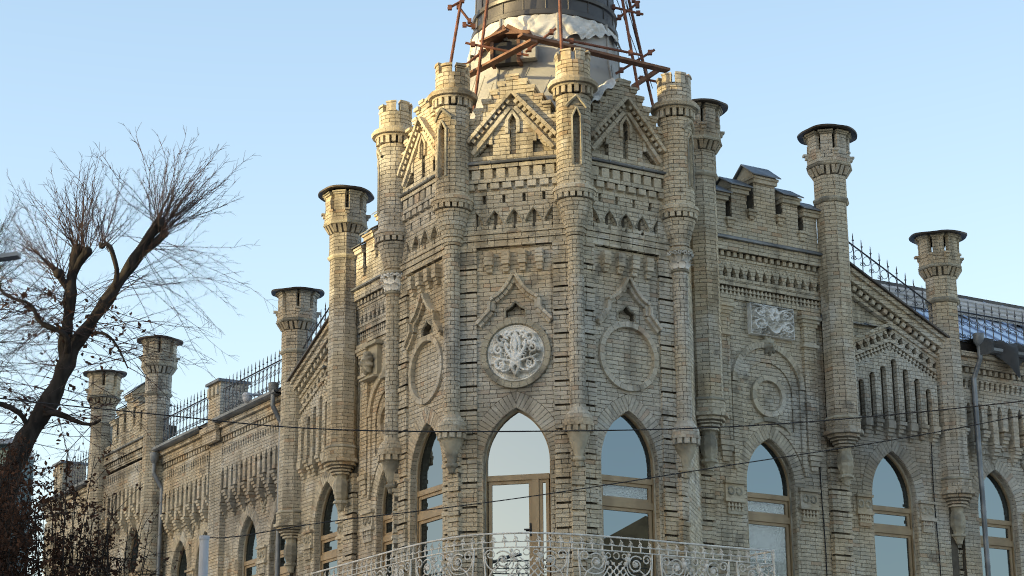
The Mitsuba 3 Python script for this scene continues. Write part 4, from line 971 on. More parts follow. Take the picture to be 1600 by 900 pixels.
def mask_head(m, a, z, r, label, bsdf):
    """A small carved head: brow, muzzle, mane in lumps."""
    s = trimesh.creation.icosphere(subdivisions=4, radius=1.0); v = s.vertices.copy()
    u, zz, d = v[:, 0].copy(), v[:, 2].copy(), v[:, 1].copy()
    ang = np.arctan2(zz, u); rad = np.hypot(u, zz)
    mane = 0.22 * np.cos(ang * 9) * smooth01(0.55, 0.95, rad) + 0.25 * smooth01(0.5, 1.0, rad)
    muz = 0.45 * np.exp(-((u / 0.32) ** 2 + ((zz + 0.32) / 0.30) ** 2)); brow = 0.22 * np.exp(-(((abs(u) - 0.28) / 0.2) ** 2 + ((zz - 0.22) / 0.12) ** 2)); eye = -0.20 * np.exp(-(((abs(u) - 0.28) / 0.11) ** 2 + ((zz - 0.05) / 0.09) ** 2)); nose = 0.25 * np.exp(-((u / 0.10) ** 2 + ((zz + 0.02) / 0.25) ** 2)); mouth = -0.22 * np.exp(-((u / 0.24) ** 2 + ((zz + 0.52) / 0.05) ** 2))
    f = np.clip(d, 0, 1) ** 0.5; d2 = d * 0.75 + f * (muz + brow + eye + nose + mouth); k = 1 + mane
    h = MB(); h.add(m(a + u * r * k, z + zz * r * 1.15 * k, np.maximum(-0.05, d2 * r + 0.05)), s.faces); h.put(part(B, 'carved_mask', label), bsdf, True)
def smooth01(a, b, x):
    t = np.clip((x - a) / (b - a), 0, 1); return t * t * (3 - 2 * t)

def gable_bay(side):
    a0, a1, w = 6.1, 9.0, 0.93; ac = 7.62; m = wing_map(side, w); s_ = part(B, 'gable_bay'); bk, mo = MB(), MB()
    zr = lambda a: 13.20 - (a - 6.2) * 0.475                   # top of the raking coping
    op, hood = wing_window(m, ac - 0.06, bk, None, 8.27, 9.37)
    top = Polygon([(a0, 0), (9.2, 0), (9.2, zr(9.2)), (a0, zr(a0))]); mo.prism(m, top.difference(op), -0.5, 0.0)
    band = lambda t0, t1: Polygon([(a0, zr(a0) - t0), (9.15, zr(9.15) - t0), (9.15, zr(9.15) - t1), (a0, zr(a0) - t1)])
    layer(bk, mo, m, band(0.0, 0.26), 0.24, 0.0, L=0.3); layer(bk, mo, m, band(0.0, 0.10), 0.30, 0.2, L=0.3); layer(bk, mo, m, band(0.41, 0.49), 0.12, 0.0)
    rk = Rake(m, a0, zr(a0) - 0.40, 9.12, zr(9.12) - 0.40); n = 19
    for i in range(n):
        u = (i + 0.5) * rk.L / n; b_ = MB(); b_.boxes(rk, u - 0.046, u + 0.046, 0.01, 0.105, 0.0, 0.19, 1, 0.002); b_.put(part(s_, 'dentil'), 'm_brick')
    cp = MB(); rk = Rake(m, a0, zr(a0) + 0.0, 9.2, zr(9.2) + 0.0); cp.boxes(rk, 0, rk.L, 0.004, 0.04, -0.5, 0.36); cp.put(part(B, 'coping_sheet'), 'm_capmetal')
    ch = lambda t: [(ac - 1.28, 11.50 - t), (ac, 12.06 - t), (ac + 1.28, 11.50 - t)]
    cz = lambda t0, t1: Polygon(ch(t0) + ch(t1)[::-1])
    field = top.intersection(rect(a0, a1, 5.4, 99)).difference(op).difference(hood).difference(band(-1, 0.5)).difference(cz(0.0, 0.62))
    slots = []
    for i in range(-3, 4):
        x = ac + i * 0.30; zt = 11.20 - abs(i) * 0.175; slots.append(rect(x - 0.075, x + 0.075, 9.98, zt).union(Point(x, zt).buffer(0.075, 6)))
    zone = rect(ac - 1.14, ac + 1.14, 9.98, 11.6).difference(cz(-2, 0.62)).difference(unary_union(slots)); zone = zone.intersection(rect(a0, a1, 0, 99))
    low = Polygon([(ac - 1.14, 9.98), (ac + 1.14, 9.98), (ac + 1.14, 12.5), (ac - 1.14, 12.5)])
    bricks(bk, m, field.difference(low).difference(rect(ac - 1.14, ac + 1.14, 9.9, 12)), d=0.014); bricks(bk, m, unary_union(slots), d=0.014)
    bricks(bk, m, Polygon(ch(0.0) + [(ac + 1.28, 14), (ac - 1.28, 14)]).intersection(rect(ac - 1.14, ac + 1.14, 9.9, 12.5)).intersection(top).difference(band(-1, 0.5)), d=0.014)
    bricks(bk, m, rect(ac - 1.14, ac + 1.14, 9.5, 9.98).difference(op).difference(hood), d=0.014)
    layer(bk, mo, m, zone, 0.17, 0.0, L=0.15)
    for i in range(-4, 4):                                      # corbels under the bars
        x = ac + (i + 0.5) * 0.30; b_ = MB(); dz = 0.09 * (i % 2)
        for q, (ww, dd) in enumerate(((0.095, 0.19), (0.08, 0.15), (0.062, 0.11), (0.045, 0.07))): b_.boxes(m, x - ww, x + ww, 9.91 - q * 0.072 - dz, 9.978 - q * 0.072 - (dz if q else 0), 0.0, dd, 1, 0.002)
        b_.put(part(s_, 'corbel'), 'm_brick')
    for sg in (-1, 1):                                          # the chevron: rolls, arches, rolls, teeth, roll
        e = ac + sg * 1.28
        layer(bk, mo, m, cz(0.0, 0.075).intersection(rect(*sorted((ac, e)), 0, 99)), 0.125, 0.0)
        layer(bk, mo, m, cz(0.31, 0.40).intersection(rect(*sorted((ac, e)), 0, 99)), 0.10, 0.0)
        layer(bk, mo, m, cz(0.57, 0.62).intersection(rect(*sorted((ac, e)), 0, 99)), 0.09, 0.0)
        rk = Rake(m, ac + sg * 1.28, 11.50 - 0.40, ac, 12.06 - 0.40); n = 14; b_ = MB()
        rk_len = rk.L
        for i in range(n):
            u = (i + 0.5) * rk_len / n
            for zz in (-0.075, -0.155): b_.prism(rk, [(u - 0.044, zz - 0.0), (u + 0.044, zz), (u + 0.007, zz + 0.07), (u - 0.007, zz + 0.07)], 0.0, 0.075)
        b_.put(part(s_, 'tooth_frieze', kind='stuff'), 'm_brick')
        rk = Rake(m, ac + sg * 1.28, 11.50 - 0.31, ac, 12.06 - 0.31); P = sbox(0, 0.0, rk.L, 0.225); n = 7
        for i in range(n):
            u = (i + 0.5) * rk.L / n; P = P.difference(Polygon([(u - 0.065, -1), (u - 0.065, 0.07), (u, 0.17), (u + 0.065, 0.07), (u + 0.065, -1)]))
        layer(bk, mo, rk, P, 0.085, 0.0, L=rk.L / n, zoff=0)
    for s in (-1, 1): side_plaque(B, m, ac - 0.06 + s * 0.83, 8.42, 0.36)
    finish_wall(s_, bk, mo, side, pull=(60 if side > 0 else 0), focus=m(ac, 9.6, 0.0))

def cornice(s_, bk, mo, m, a0, a1, ze):
    layer(bk, mo, m, rect(a0, a1, ze - 0.36, ze - 0.06), 0.22, 0.0); layer(bk, mo, m, rect(a0, a1, ze - 0.16, ze - 0.06), 0.30, 0.1)
    dentil_row(s_, m, a0, a1, ze - 0.475, ze - 0.37, 0.0, 0.165, 0.165, 0.52)
    layer(bk, mo, m, rect(a0, a1, ze - 0.56, ze - 0.485), 0.125, 0.0)

def arcade(s_, bk, mo, m, a0, a1, zt):
    """Frieze of slots above a row of narrow pointed niches whose bars end in corbels of two lengths."""
    n = max(2, int(round((a1 - a0) / 0.29))); p = (a1 - a0) / n
    P = rect(a0, a1, zt - 0.08, zt + 0.36); st = MB()
    for i in range(n):
        for q in (0.25, 0.75):
            u = a0 + (i + q) * p; P = P.difference(Polygon([(u - 0.05, zt + 0.10), (u + 0.01, zt + 0.10), (u + 0.05, zt + 0.28), (u - 0.02, zt + 0.28)]))
    layer(bk, mo, m, P, 0.19, 0.0, zoff=zt)
    for i in range(n):
        u = a0 + (i + 0.5) * p; x = a0 + i * p
        H = rect(x, x + p, zt - 0.42, zt - 0.08).difference(Polygon([(u - 0.062, zt - 1), (u - 0.062, zt - 0.34), (u - 0.04, zt - 0.26), (u, zt - 0.20), (u + 0.04, zt - 0.26), (u + 0.062, zt - 0.34), (u + 0.062, zt - 1)]))
        layer(bk, mo, m, H, 0.19, 0.0, L=p / 2, zoff=zt)
    for i in range(n + 1):
        x = a0 + i * p; L_ = 0.98 if i % 2 else 0.70; zb = zt - L_ - 0.10
        b_ = MB(); zz = np.arange(zt - 0.42 - 0.0775, zb, -0.0775); b_.boxes(m, max(a0, x - 0.075), min(a1, x + 0.075), zz + 0.003, zz + 0.0745, 0.0, 0.19, 1, 0.002)
        b_.boxes(m, max(a0, x - 0.10), min(a1, x + 0.10), zb - 0.04, zb + 0.02, 0.0, 0.23, 1, 0.002)
        for q, (ww, dd) in enumerate(((0.085, 0.20), (0.075, 0.16), (0.06, 0.11), (0.04, 0.06))): b_.boxes(m, max(a0, x - ww), min(a1, x + ww), zb - 0.113 - q * 0.07, zb - 0.045 - q * 0.07, 0.0, dd, 1, 0.002)
        b_.put(part(s_, 'corbelled_bar'), 'm_brick')

def main_bay(side, a0, a1, wins, ze=11.72, w=0.93, bricks_on=True, single=True):
    m = wing_map(side, w); s_ = part(B, 'main_wall'); bk, mo = MB(), MB(); ops = []; hoods = []
    for a in wins:
        op, hood = wing_window(m, a, bk, None, 8.24, 9.25, w=0.55); ops.append(op); hoods.append(hood)
    U = unary_union(ops) if ops else Polygon()
    mo.prism(m, rect(a0, a1, 0, ze).difference(U), -0.5, 0.0)
    cornice(s_, bk, mo, m, a0, a1, ze); arcade(s_, bk, mo, m, a0 + 0.05, a1 - 0.05, 10.80)
    field = rect(a0, a1, 5.4, ze - 0.5).difference(U).difference(unary_union(hoods) if hoods else Polygon())
    bricks(bk, m, field, d=0.014)
    for x, y in zip(wins[:-1], wins[1:]):
        c_ = (x + y) / 2; g = MB(); t = np.linspace(0, 2 * math.pi, 21)
        g.tube(m(c_ + 0.13 * np.cos(t), 9.50 + 0.15 * np.sin(t), np.full(21, 0.03)), 0.035, 5); g.tube(m(c_ + 0.06 * np.cos(t), 9.28 + 0.07 * np.sin(t), np.full(21, 0.03)), 0.028, 5); g.put(part(s_, 'ring_ornament'), 'm_cement')
        side_plaque(B, m, c_, 8.42, 0.42)
    layer(bk, mo, m, rect(a0 + 0.1, a1 - 0.1, 9.56, 9.62), 0.05, 0.0, zoff=9.56)
    finish_wall(s_, bk, mo, side)
    return m

def chimney_pier(side, a, ze, w=0.93):
    """Flat pier of the wall that rises above the cornice as a block with slots and a sheet cap."""
    m = wing_map(side, w); K = part(B, 'wall_pier'); bk, mo = MB(), MB()
    layer(bk, mo, m, rect(a - 0.36, a + 0.36, 5.3, ze - 0.45), 0.16, 0.0); layer(bk, mo, m, rect(a - 0.42, a + 0.42, ze - 0.45, ze - 0.05), 0.36, 0.0); layer(bk, mo, m, rect(a - 0.48, a + 0.48, ze - 0.20, ze - 0.05), 0.42, 0.2)
    for s in (1, -1):
        e = Flat(m.o + m.e * (a + s * 0.36) + m.n * 0.0, m.n, m.e * s); bricks(bk, e, rect(0, 0.16, 5.3, ze - 0.45), d=0.004)
    for s in (-1, 1): bk.prism(m, [(a - 0.36, ze), (a + 0.36, ze), (a + 0.36, ze + 0.01)], 0, 0.01)
    up = wing_map(side, w + 0.10); layer(bk, mo, up, rect(a - 0.36, a + 0.36, ze - 0.05, ze + 1.02), 0.16, -0.45)
    for s in (1, -1):
        e = Flat(up.o + up.e * (a + s * 0.36), up.n, up.e * s); layer(bk, mo, e, rect(-0.55, 0.155, ze - 0.05, ze + 1.02), 0.012, -0.01)
    bk.boxes(up, np.array([a - 0.30, a - 0.05, a + 0.20]), np.array([a - 0.18, a + 0.07, a + 0.32]), ze + 0.72, ze + 0.95, 0.16, 0.22)
    bk.put(part(K, 'brickwork', kind='stuff'), 'm_brick'); mo.put(part(K, 'mortar'), 'm_mortar')
    c = MB(); c.boxes(up, a - 0.42, a + 0.42, ze + 1.023, ze + 1.09, -0.62, 0.24); c.put(part(K, 'cap_sheet'), 'm_flash')

def gutter(side, a0, a1, ze, w=0.93):
    m = wing_map(side, w); fb = MB(); fb.boxes(m, a0 - 0.6, a1, ze - 0.055, ze + 0.25, -0.35, 0.08); fb.put(part(B, 'fascia_board'), 'm_capmetal'); g = MB(); pr = np.array([(0.30, -0.05), (0.42, -0.045), (0.47, -0.01), (0.475, 0.05), (0.46, 0.05), (0.44, 0.0), (0.30, 0.0), (-0.1, 0.2), (-0.1, 0.0)]); k = len(pr); i = np.arange(k); j = (i + 1) % k
    g.add(np.vstack([m(np.full(k, a0), ze + pr[:, 1], pr[:, 0]), m(np.full(k, a1), ze + pr[:, 1], pr[:, 0])]), np.vstack([np.stack([i, j, j + k], 1), np.stack([i, j + k, i + k], 1)])); g.put(part(B, 'gutter'), 'm_flash')

def cresting(side, pts, d=0.15, w=0.93, pitch=0.215, hgt=0.62):
    """Wrought roof railing: spiked bars, a rail near the top, hoops and scrolls, along a line of (a, z) points."""
    m = wing_map(side, w); K = part(B, 'roof_railing', 'dark wrought iron cresting of spikes, hoops and scrolls along the roof edge')
    (a0, z0), (a1, z1) = pts; n = int(abs(a1 - a0) / pitch); sc = MB()
    zl = lambda a: z0 + (z1 - z0) * (a - a0) / (a1 - a0); dn = lambda k: np.full(k, d)
    for q, r in ((0.06, 0.010), (hgt, 0.020)):
        t = MB(); t.tube(m(np.array([a0, a1]), np.array([z0, z1]) + q, dn(2)), r, 4, cap=True); t.put(part(K, 'rail'), 'm_iron')
    th = np.linspace(0, 2 * math.pi, 13)
    for i in range(n):
        a = a0 + (i + 0.5) * (a1 - a0) / n; z = zl(a); b = MB(); lean = rng.normal(0, 0.006)
        b.tube(m(np.array([a, a, a + lean, a + lean]), np.array([z, z + hgt, z + hgt + 0.20, z + hgt + 0.27]), dn(4)), [0.011, 0.011, 0.011, 0.003], 4); b.boxes(m, a - 0.017, a + 0.017, z + hgt + 0.10, z + hgt + 0.125, d - 0.017, d + 0.017)
        b.put(part(K, 'bar'), 'm_iron')
        p = abs(a1 - a0) / n; c_ = a + p / 2; zc = zl(c_)
        sc.tube(m(c_ + p * 0.42 * np.cos(th), zc + hgt - 0.125 + 0.095 * np.sin(th), dn(13)), 0.008, 3)
        for s in (-1, 1):
            q = spiral(0.0, 0.0, 0.045, 1.57 - s * 0.3, 1.15, s, 12); sc.tube(m(a + s * 0.048 + q[:, 0], z + hgt - 0.27 + q[:, 1], dn(12)), 0.008, 3)
            q = spiral(0.0, 0.0, 0.042, -1.57, 1.1, s, 10); sc.tube(m(a + s * 0.046 + q[:, 0], z + 0.11 + q[:, 1], dn(10)), 0.008, 3)
    sc.put(part(K, 'scrollwork', kind='stuff'), 'm_iron')

def downpipe(side, a, d, ztop, zcorn, jog, w=0.93, label=None):
    m = wing_map(side, w); K = part(B, 'downpipe', label); h = MB()
    c = m(a, ztop, d + jog)
    h.lathe(m(np.array([a]), np.array([0.0]), np.array([d + jog]))[0], [(0.0, ztop + 0.01), (0.115, ztop + 0.01), (0.125, ztop), (0.12, ztop - 0.03), (0.115, ztop - 0.16), (0.065, ztop - 0.25), (0.06, ztop - 0.27)], 14); h.put(part(K, 'hopper'), 'm_pipe', 40)
    p = MB(); p.tube(m(np.full(6, float(a)) + np.array([0, 0, 0.0, -0.04, -0.05, -0.05]), np.array([ztop - 0.25, ztop - 0.5, ztop - 0.54, ztop - 0.88, ztop - 0.93, 0.2]), np.array([d + jog, d + jog, d + jog - .01, d + 0.02, d, d])), 0.055, 12); p.put(part(K, 'pipe'), 'm_pipe', 40)
    for z in np.arange(6.0, ztop - 1.0, 1.15):
        r = MB(); cc = m(np.array([a - 0.05]), np.array([0.0]), np.array([d]))[0]; r.lathe(cc, [(0.054, z), (0.063, z), (0.063, z + 0.035), (0.054, z + 0.035)], 12); r.put(part(K, 'clip'), 'm_pipe')

LABP = {1: ['weathered octagonal turret tucked against the corner tower', 'tallest free octagonal turret with a round metal cap', 'octagonal turret with metal cap beside the galvanised roof'],
        -1: ['octagonal turret hidden behind the corner tower', 'octagonal turret with sunlit upper half', 'octagonal turret at the foot of the raking gable', 'octagonal turret beside the downpipe hopper', 'farthest octagonal turret, its head catching sun']}
for side in (1, -1):
    front_bay(side); gable_bay(side)
    pillar(side, 2.66, 1.36, 15.66, 14.2, 9.78, LABP[side][0])
    pillar(side, 5.93, 1.40, 15.72 if side > 0 else 15.36, 14.22 if side > 0 else 13.86, 9.78, LABP[side][1])
    pillar(side, 9.18, 1.00, 14.16 if side > 0 else 14.02, 12.67 if side > 0 else 12.55, 8.93, LABP[side][2])
    cresting(side, [(6.25, 13.22), (9.0, 11.92)], d=0.05, hgt=0.66)
ZE = 11.72
main_bay(1, 9.4, 13.6, [10.38, 12.2]); gutter(1, 10.0, 24.0, ZE); cresting(1, [(9.55, 11.95), (13.6, 11.95)], d=0.10)
b_ = MB(); b_.boxes(wing_map(1, 0.93), 13.6, 24.0, 0.0, ZE + 0.1, -0.5, 0.0); b_.put(part(B, 'plain_wall'), 'm_plaster')
main_bay(-1, 9.4, 13.15, [9.95, 11.75]); main_bay(-1, 13.85, 17.2, [14.35, 16.0]); chimney_pier(-1, 13.5, ZE)
gutter(-1, 9.45, 13.05, ZE); gutter(-1, 13.95, 17.3, ZE); cresting(-1, [(9.5, 11.92), (13.05, 11.92)], d=0.2); cresting(-1, [(13.95, 11.92), (17.1, 11.92)], d=0.2)
pillar(-1, 17.35, 1.2, 14.72, 13.2, 8.93, LABP[-1][3]); pillar(-1, 21.6, 1.2, 14.72, 13.2, 8.93, LABP[-1][4])
# far parapet bay
s_, bk, mo, m, ac = crenel_bay(-1, 17.6, 21.35, 0.98, 12.28)
op, hood = wing_window(m, 19.3, bk, None, 8.9, 10.2, w=0.62)
mo.prism(m, rect(17.6, 21.35, 0, 12.1).difference(op), -0.5, 0.0); arcade(s_, bk, mo, m, 17.7, 21.3, 11.35)
bricks(bk, m, rect(17.6, 21.35, 5.4, 11.7).difference(op).difference(hood), d=0.014); finish_wall(s_, bk, mo, -1)
main_bay(-1, 21.8, 26.6, [23.2, 25.2]); chimney_pier(-1, 25.3, ZE); gutter(-1, 21.8, 26.6, ZE); cresting(-1, [(21.8, 11.92), (24.8, 11.92)], d=0.2)
downpipe(1, 9.79, 0.25, 12.02, 0, 0.18, label='galvanised downpipe with a tapered hopper'); downpipe(-1, 17.0, 0.20, 11.62, 0, 0.22, label='grey downpipe with an elbow under the eave'); downpipe(-1, 9.66, 0.20, 11.95, 0, 0.2)
# roofs
for side, L_ in ((1, 24.0), (-1, 27.0)):
    m = wing_map(side, 0.93); K = part(B, 'sheet_roof'); zb_ = ZE + 0.2; SLOPE = 0.62 if side > 0 else 0.36
    n = int((L_ - 2.8) / 0.6)
    for i in range(n):
        a0 = 2.8 + i * (L_ - 2.8) / n; a1 = 2.8 + (i + 1) * (L_ - 2.8) / n; r = MB(); wv = rng.normal(0, 0.012, 8)
        d = np.array([0.12, -1.0, -2.2, -3.93]); z = zb_ + (0.12 - d) * SLOPE; dd = np.concatenate([d, d]); aa = np.array([a0] * 4 + [a1] * 4)
        r.add(m(aa, np.concatenate([z, z]) + wv, dd), [[0, 1, 5], [0, 5, 4], [1, 2, 6], [1, 6, 5], [2, 3, 7], [2, 7, 6]]); r.put(part(K, 'roof_sheet'), 'm_galv')
        s = MB(); rk = m(np.array([a1, a1]), np.array([z[0] + 0.02, z[3] + 0.02]), np.array([d[0], d[3]])); s.tube(rk, 0.018, 4); s.put(part(K, 'seam'), 'm_galv')
    rd = MB(); rd.boxes(m, 2.8, L_, zb_ + 4.05 * SLOPE - 0.05, zb_ + 4.05 * SLOPE + 0.05, -4.05, -3.85); rd.put(part(K, 'ridge_cap'), 'm_brownmetal')
    b_ = MB(); V = m(np.array([2.8, L_, L_, 2.8]), np.array([zb_ + 4.05 * SLOPE, zb_ + 4.05 * SLOPE, zb_, zb_]), np.array([-3.93, -3.93, -8.0, -8.0])); b_.add(V, [[0, 1, 2], [0, 2, 3]]); b_.put(part(K, 'rear_slope'), 'm_galv')
    # boards laid across the upper roof of the right wing under repair
    if side > 0:
        for i in range(4):
            t = 2.1 + i * 0.42; pl = MB(); V = m(np.array([9.6, L_, L_, 9.6] * 2), zb_ + (0.12 + t + np.array([0, 0, 0.22, 0.22] * 2)) * SLOPE + np.array([0.03] * 4 + [0.08] * 4), -(t + np.array([0, 0, 0.22, 0.22] * 2)))
            pl.add(V, [[0, 1, 2], [0, 2, 3], [4, 5, 6], [4, 6, 7], [0, 1, 5], [0, 5, 4], [2, 3, 7], [2, 7, 6]]); pl.put(part(K, 'batten'), 'm_zinc')
# back and end walls closing the building
bw = MB()
for side, L_ in ((1, 24.0), (-1, 27.0)):
    m = wing_map(side, 0.0); bw.boxes(m, 1.0, L_, 0, ZE + 0.1, -7.3, -7.0); bw.boxes(m, L_ - 0.3, L_, 0, ZE, -7.0, 0.9)
bw.put(part(B, 'rear_wall'), 'm_plaster')

# ------------------------------------------------------------------ dome of the corner tower
D_ = part(B, 'tower_dome'); prof = np.array([(2.45, 13.75), (2.02, 14.2), (1.72, 14.75), (1.50, 15.4), (1.375, 16.2), (1.35, 17.0)])
for i in range(8):
    n = rot((nR + nL) / math.sqrt(2), 45 * i); om = OctSide(O, n, lambda q: np.interp(q, prof[:, 1], prof[:, 0]), 1.0)
    zz = np.concatenate([np.linspace(13.75, 15.6, 9), [16.2, 17.0]]); k = len(zz); sh = MB()
    V = np.vstack([om(np.full(k, -T8), zz, np.zeros(k)), om(np.full(k, T8), zz, np.zeros(k))]); j = np.arange(k - 1)
    sh.add(V, np.vstack([np.stack([j, j + k, j + k + 1], 1), np.stack([j, j + k + 1, j + 1], 1)])); sh.put(part(D_, 'zinc_sheet'), 'm_zinc', 40)
    se = MB(); se.tube(om(np.full(k, T8), zz, np.full(k, 0.005)), 0.022, 5)
    for u0, u1, za, zb_ in ((-0.9, 0.1, 14.6, 16.0), (-0.25, 0.75, 14.3, 15.7), (-0.95, -0.4, 15.4, 16.3)):
        t = np.linspace(0, 1, 8); se.tube(om((u0 + (u1 - u0) * t) * T8, za + (zb_ - za) * t, np.full(8, 0.006)), 0.009, 4)
    se.put(part(D_, 'standing_seam'), 'm_zinc')
dr_ = MB(); dr_.lathe(O, [(1.28, 16.95), (1.43, 16.97), (1.455, 17.0), (1.455, 17.09), (1.43, 17.11), (1.395, 17.115), (1.39, 17.34), (1.43, 17.36), (1.44, 17.43), (1.40, 17.47), (1.375, 17.475), (1.365, 17.8), (1.33, 18.1), (1.20, 19.2), (0.95, 20.6), (0.45, 22.2), (0.1, 23.6), (0.0, 25.0)], 64)
dr_.put(part(D_, 'brown_drum', 'dark brown sheet metal drum ringed with folded seams'), 'm_brownmetal', 30)
for i in range(20):
    a = rot(nR, i * 18 + 5); s = MB(); t = np.array([(1.40, 17.11), (1.395, 17.35)]); s.tube([O + a * r + ZH * z for r, z in t], 0.012, 4); t = np.array([(1.38, 17.47), (1.37, 17.8), (1.33, 18.1), (1.2, 19.2), (0.95, 20.6)]); s.tube([O + rot(a, 9) * r + ZH * z for r, z in t], 0.014, 4); s.put(part(D_, 'drum_seam'), 'm_brownmetal')
for i in range(2): pass
# dormer with raw rafters in the dome's front
nF = faceN[2]; dm = Flat(O + nF * 1.62, np.array([-nF[1], nF[0], 0]), nF); DK = part(B, 'dormer', 'unfinished timber dormer in the zinc dome')
b_ = MB(); b_.boxes(dm, -0.62, -0.14, 15.97, 16.39, -0.3, 0.0); b_.put(part(DK, 'opening'), 'm_dark')
for (u0, z0, u1, z1) in ((-0.80, 16.33, -0.36, 16.65), (-0.36, 16.65, 0.06, 16.39), (-0.38, 16.51, 0.10, 16.47)):
    rk = Rake(dm, u0, z0, u1, z1); b_ = MB(); b_.boxes(rk, 0, rk.L, 0, 0.07, -0.25, 0.12); b_.put(part(DK, 'rafter'), 'm_plank')
for u in (-0.66, -0.14): b_ = MB(); b_.boxes(dm, u - 0.03, u + 0.03, 15.95, 16.41, -0.2, 0.03); b_.put(part(DK, 'post'), 'm_plank')
b_ = MB(); b_.prism(dm, [(-0.12, 16.03), (0.18, 16.03), (0.18, 16.33), (-0.02, 16.39), (-0.12, 16.41)], -0.2, -0.01); b_.put(part(DK, 'cheek'), 'm_zinc')
# white membrane round the drum
def crumpled(key_label, name, a0, a1, z_top, z_bot, r, cat='sheet'):
    K = thing(name, key_label, cat); na, nz = 260, 16; V = []
    A = np.linspace(a0, a1, na)
    for q in range(nz):
        t = q / (nz - 1)
        zt = z_top(A); zb_ = z_bot(A) - 0.26 * np.abs(meshkit.noise(np.stack([A * 9, 0 * A, 0 * A + 5], 1)) - 0.5); z = zt + (zb_ - zt) * t
        w = meshkit.fbm(np.stack([A * 5, z * 6, 0 * A + 2], 1), 4) - 0.5; rg = np.abs(meshkit.noise(np.stack([A * 6 + z * 3.5, z * 2.5 - A * 2, 0 * A], 1)) - 0.5) + 0.35 * np.abs(meshkit.noise(np.stack([A * 13 - z * 8, z * 3, 0 * A + 3], 1)) - 0.5); rr = r + 0.02 + (0.05 * w + 0.17 * rg) * (0.25 + t) + 0.03 * t
        V.append(np.stack([O[0] + rr * np.cos(A), O[1] + rr * np.sin(A), z + 0.03 * w], 1))
    V = np.vstack(V); i, j = np.meshgrid(np.arange(nz - 1), np.arange(na - 1), indexing='ij'); q = i * na + j
    b = MB(); b.add(V, np.vstack([np.stack([q, q + 1, q + na + 1], -1).reshape(-1, 3), np.stack([q, q + na + 1, q + na], -1).reshape(-1, 3)])); b.put(K, 'm_membrane')
af = math.atan2(nF[1], nF[0])
nz1 = lambda A, s: meshkit.fbm(np.stack([A * 3.0 + s, A * 0, A * 0], 1), 3) - 0.5
crumpled('torn white membrane wrapped round the dome under the brown drum', 'membrane_sheet', af - 1.55, af + 1.75, lambda A: 17.02 + 0.12 * nz1(A, 1), lambda A: 16.66 + 0.40 * nz1(A, 9) - 0.10 * np.cos((A - af) * 2.2), 1.40)
# white sheets on the steps of the right-hand gable
m3 = face_map(3); K = thing('plastic_sheet', 'crumpled white plastic sheet lying over the steps of the brick gable', 'sheet'); nx = 26; X = np.linspace(-0.92, -0.28, nx); t = (X + 0.92) / 0.64; V = []
for q, dd in enumerate(np.linspace(0.30, -0.3, 12)):
    z = 14.60 + 0.62 * t + 0.04 * np.sin(X * 22) + 0.05 * (meshkit.noise(np.stack([X * 9, 0 * X + dd * 9, 0 * X], 1)) - 0.5) - (0.13 if q < 1 else 0.04 if q < 2 else 0); V.append(m3(X, z, np.full(nx, dd)))
V = np.vstack(V); i, j = np.meshgrid(np.arange(11), np.arange(nx - 1), indexing='ij'); q = i * nx + j; b = MB(); b.add(V, np.vstack([np.stack([q, q + 1, q + nx + 1], -1).reshape(-1, 3), np.stack([q, q + nx + 1, q + nx], -1).reshape(-1, 3)])); b.put(K, 'm_membrane', True)
K = thing('blue_tarpaulin', 'small bundle of blue tarpaulin on the roof behind the railing', 'tarpaulin'); s = trimesh.creation.icosphere(subdivisions=3, radius=1); v = s.vertices * [0.16, 0.2, 0.17] * (1 + 0.7 * (meshkit.fbm(s.vertices * 2.3, 3)[:, None] - 0.5)); b = MB(); b.add(v + wing_map(1, 0.8)(np.array([6.62]), np.array([13.36]), np.array([0.0]))[0], s.faces); b.put(K, 'm_blue', 25)
K = thing('roofing_membrane', 'loose dark roofing membrane hanging over the eave by the downpipe hopper', 'sheet'); m = wing_map(1, 0.93); nx = 24; X = np.linspace(9.75, 11.9, nx); V = []
for q in range(10):
    t = q / 9; sag = 0.12 + 0.30 * np.exp(-((X - 10.75) / 0.28) ** 2) + 0.1 * np.sin(X * 4) ** 2; d = np.where(t < 0.5, -0.25 + 1.5 * t, 0.50 + 0.12 * np.sin(X * 9)); z = ZE + 0.28 - 0.1 * t - np.maximum(0, t - 0.45) / 0.55 * sag * 1.5; V.append(m(X, z + 0.02 * np.sin(X * 13 + q), d + 0.02 * np.sin(X * 17)))
V = np.vstack(V); i, j = np.meshgrid(np.arange(9), np.arange(nx - 1), indexing='ij'); q = i * nx + j; b = MB(); b.add(V, np.vstack([np.stack([q, q + 1, q + nx + 1], -1).reshape(-1, 3), np.stack([q, q + nx + 1, q + nx], -1).reshape(-1, 3)])); b.put(K, 'm_asphalt', True)

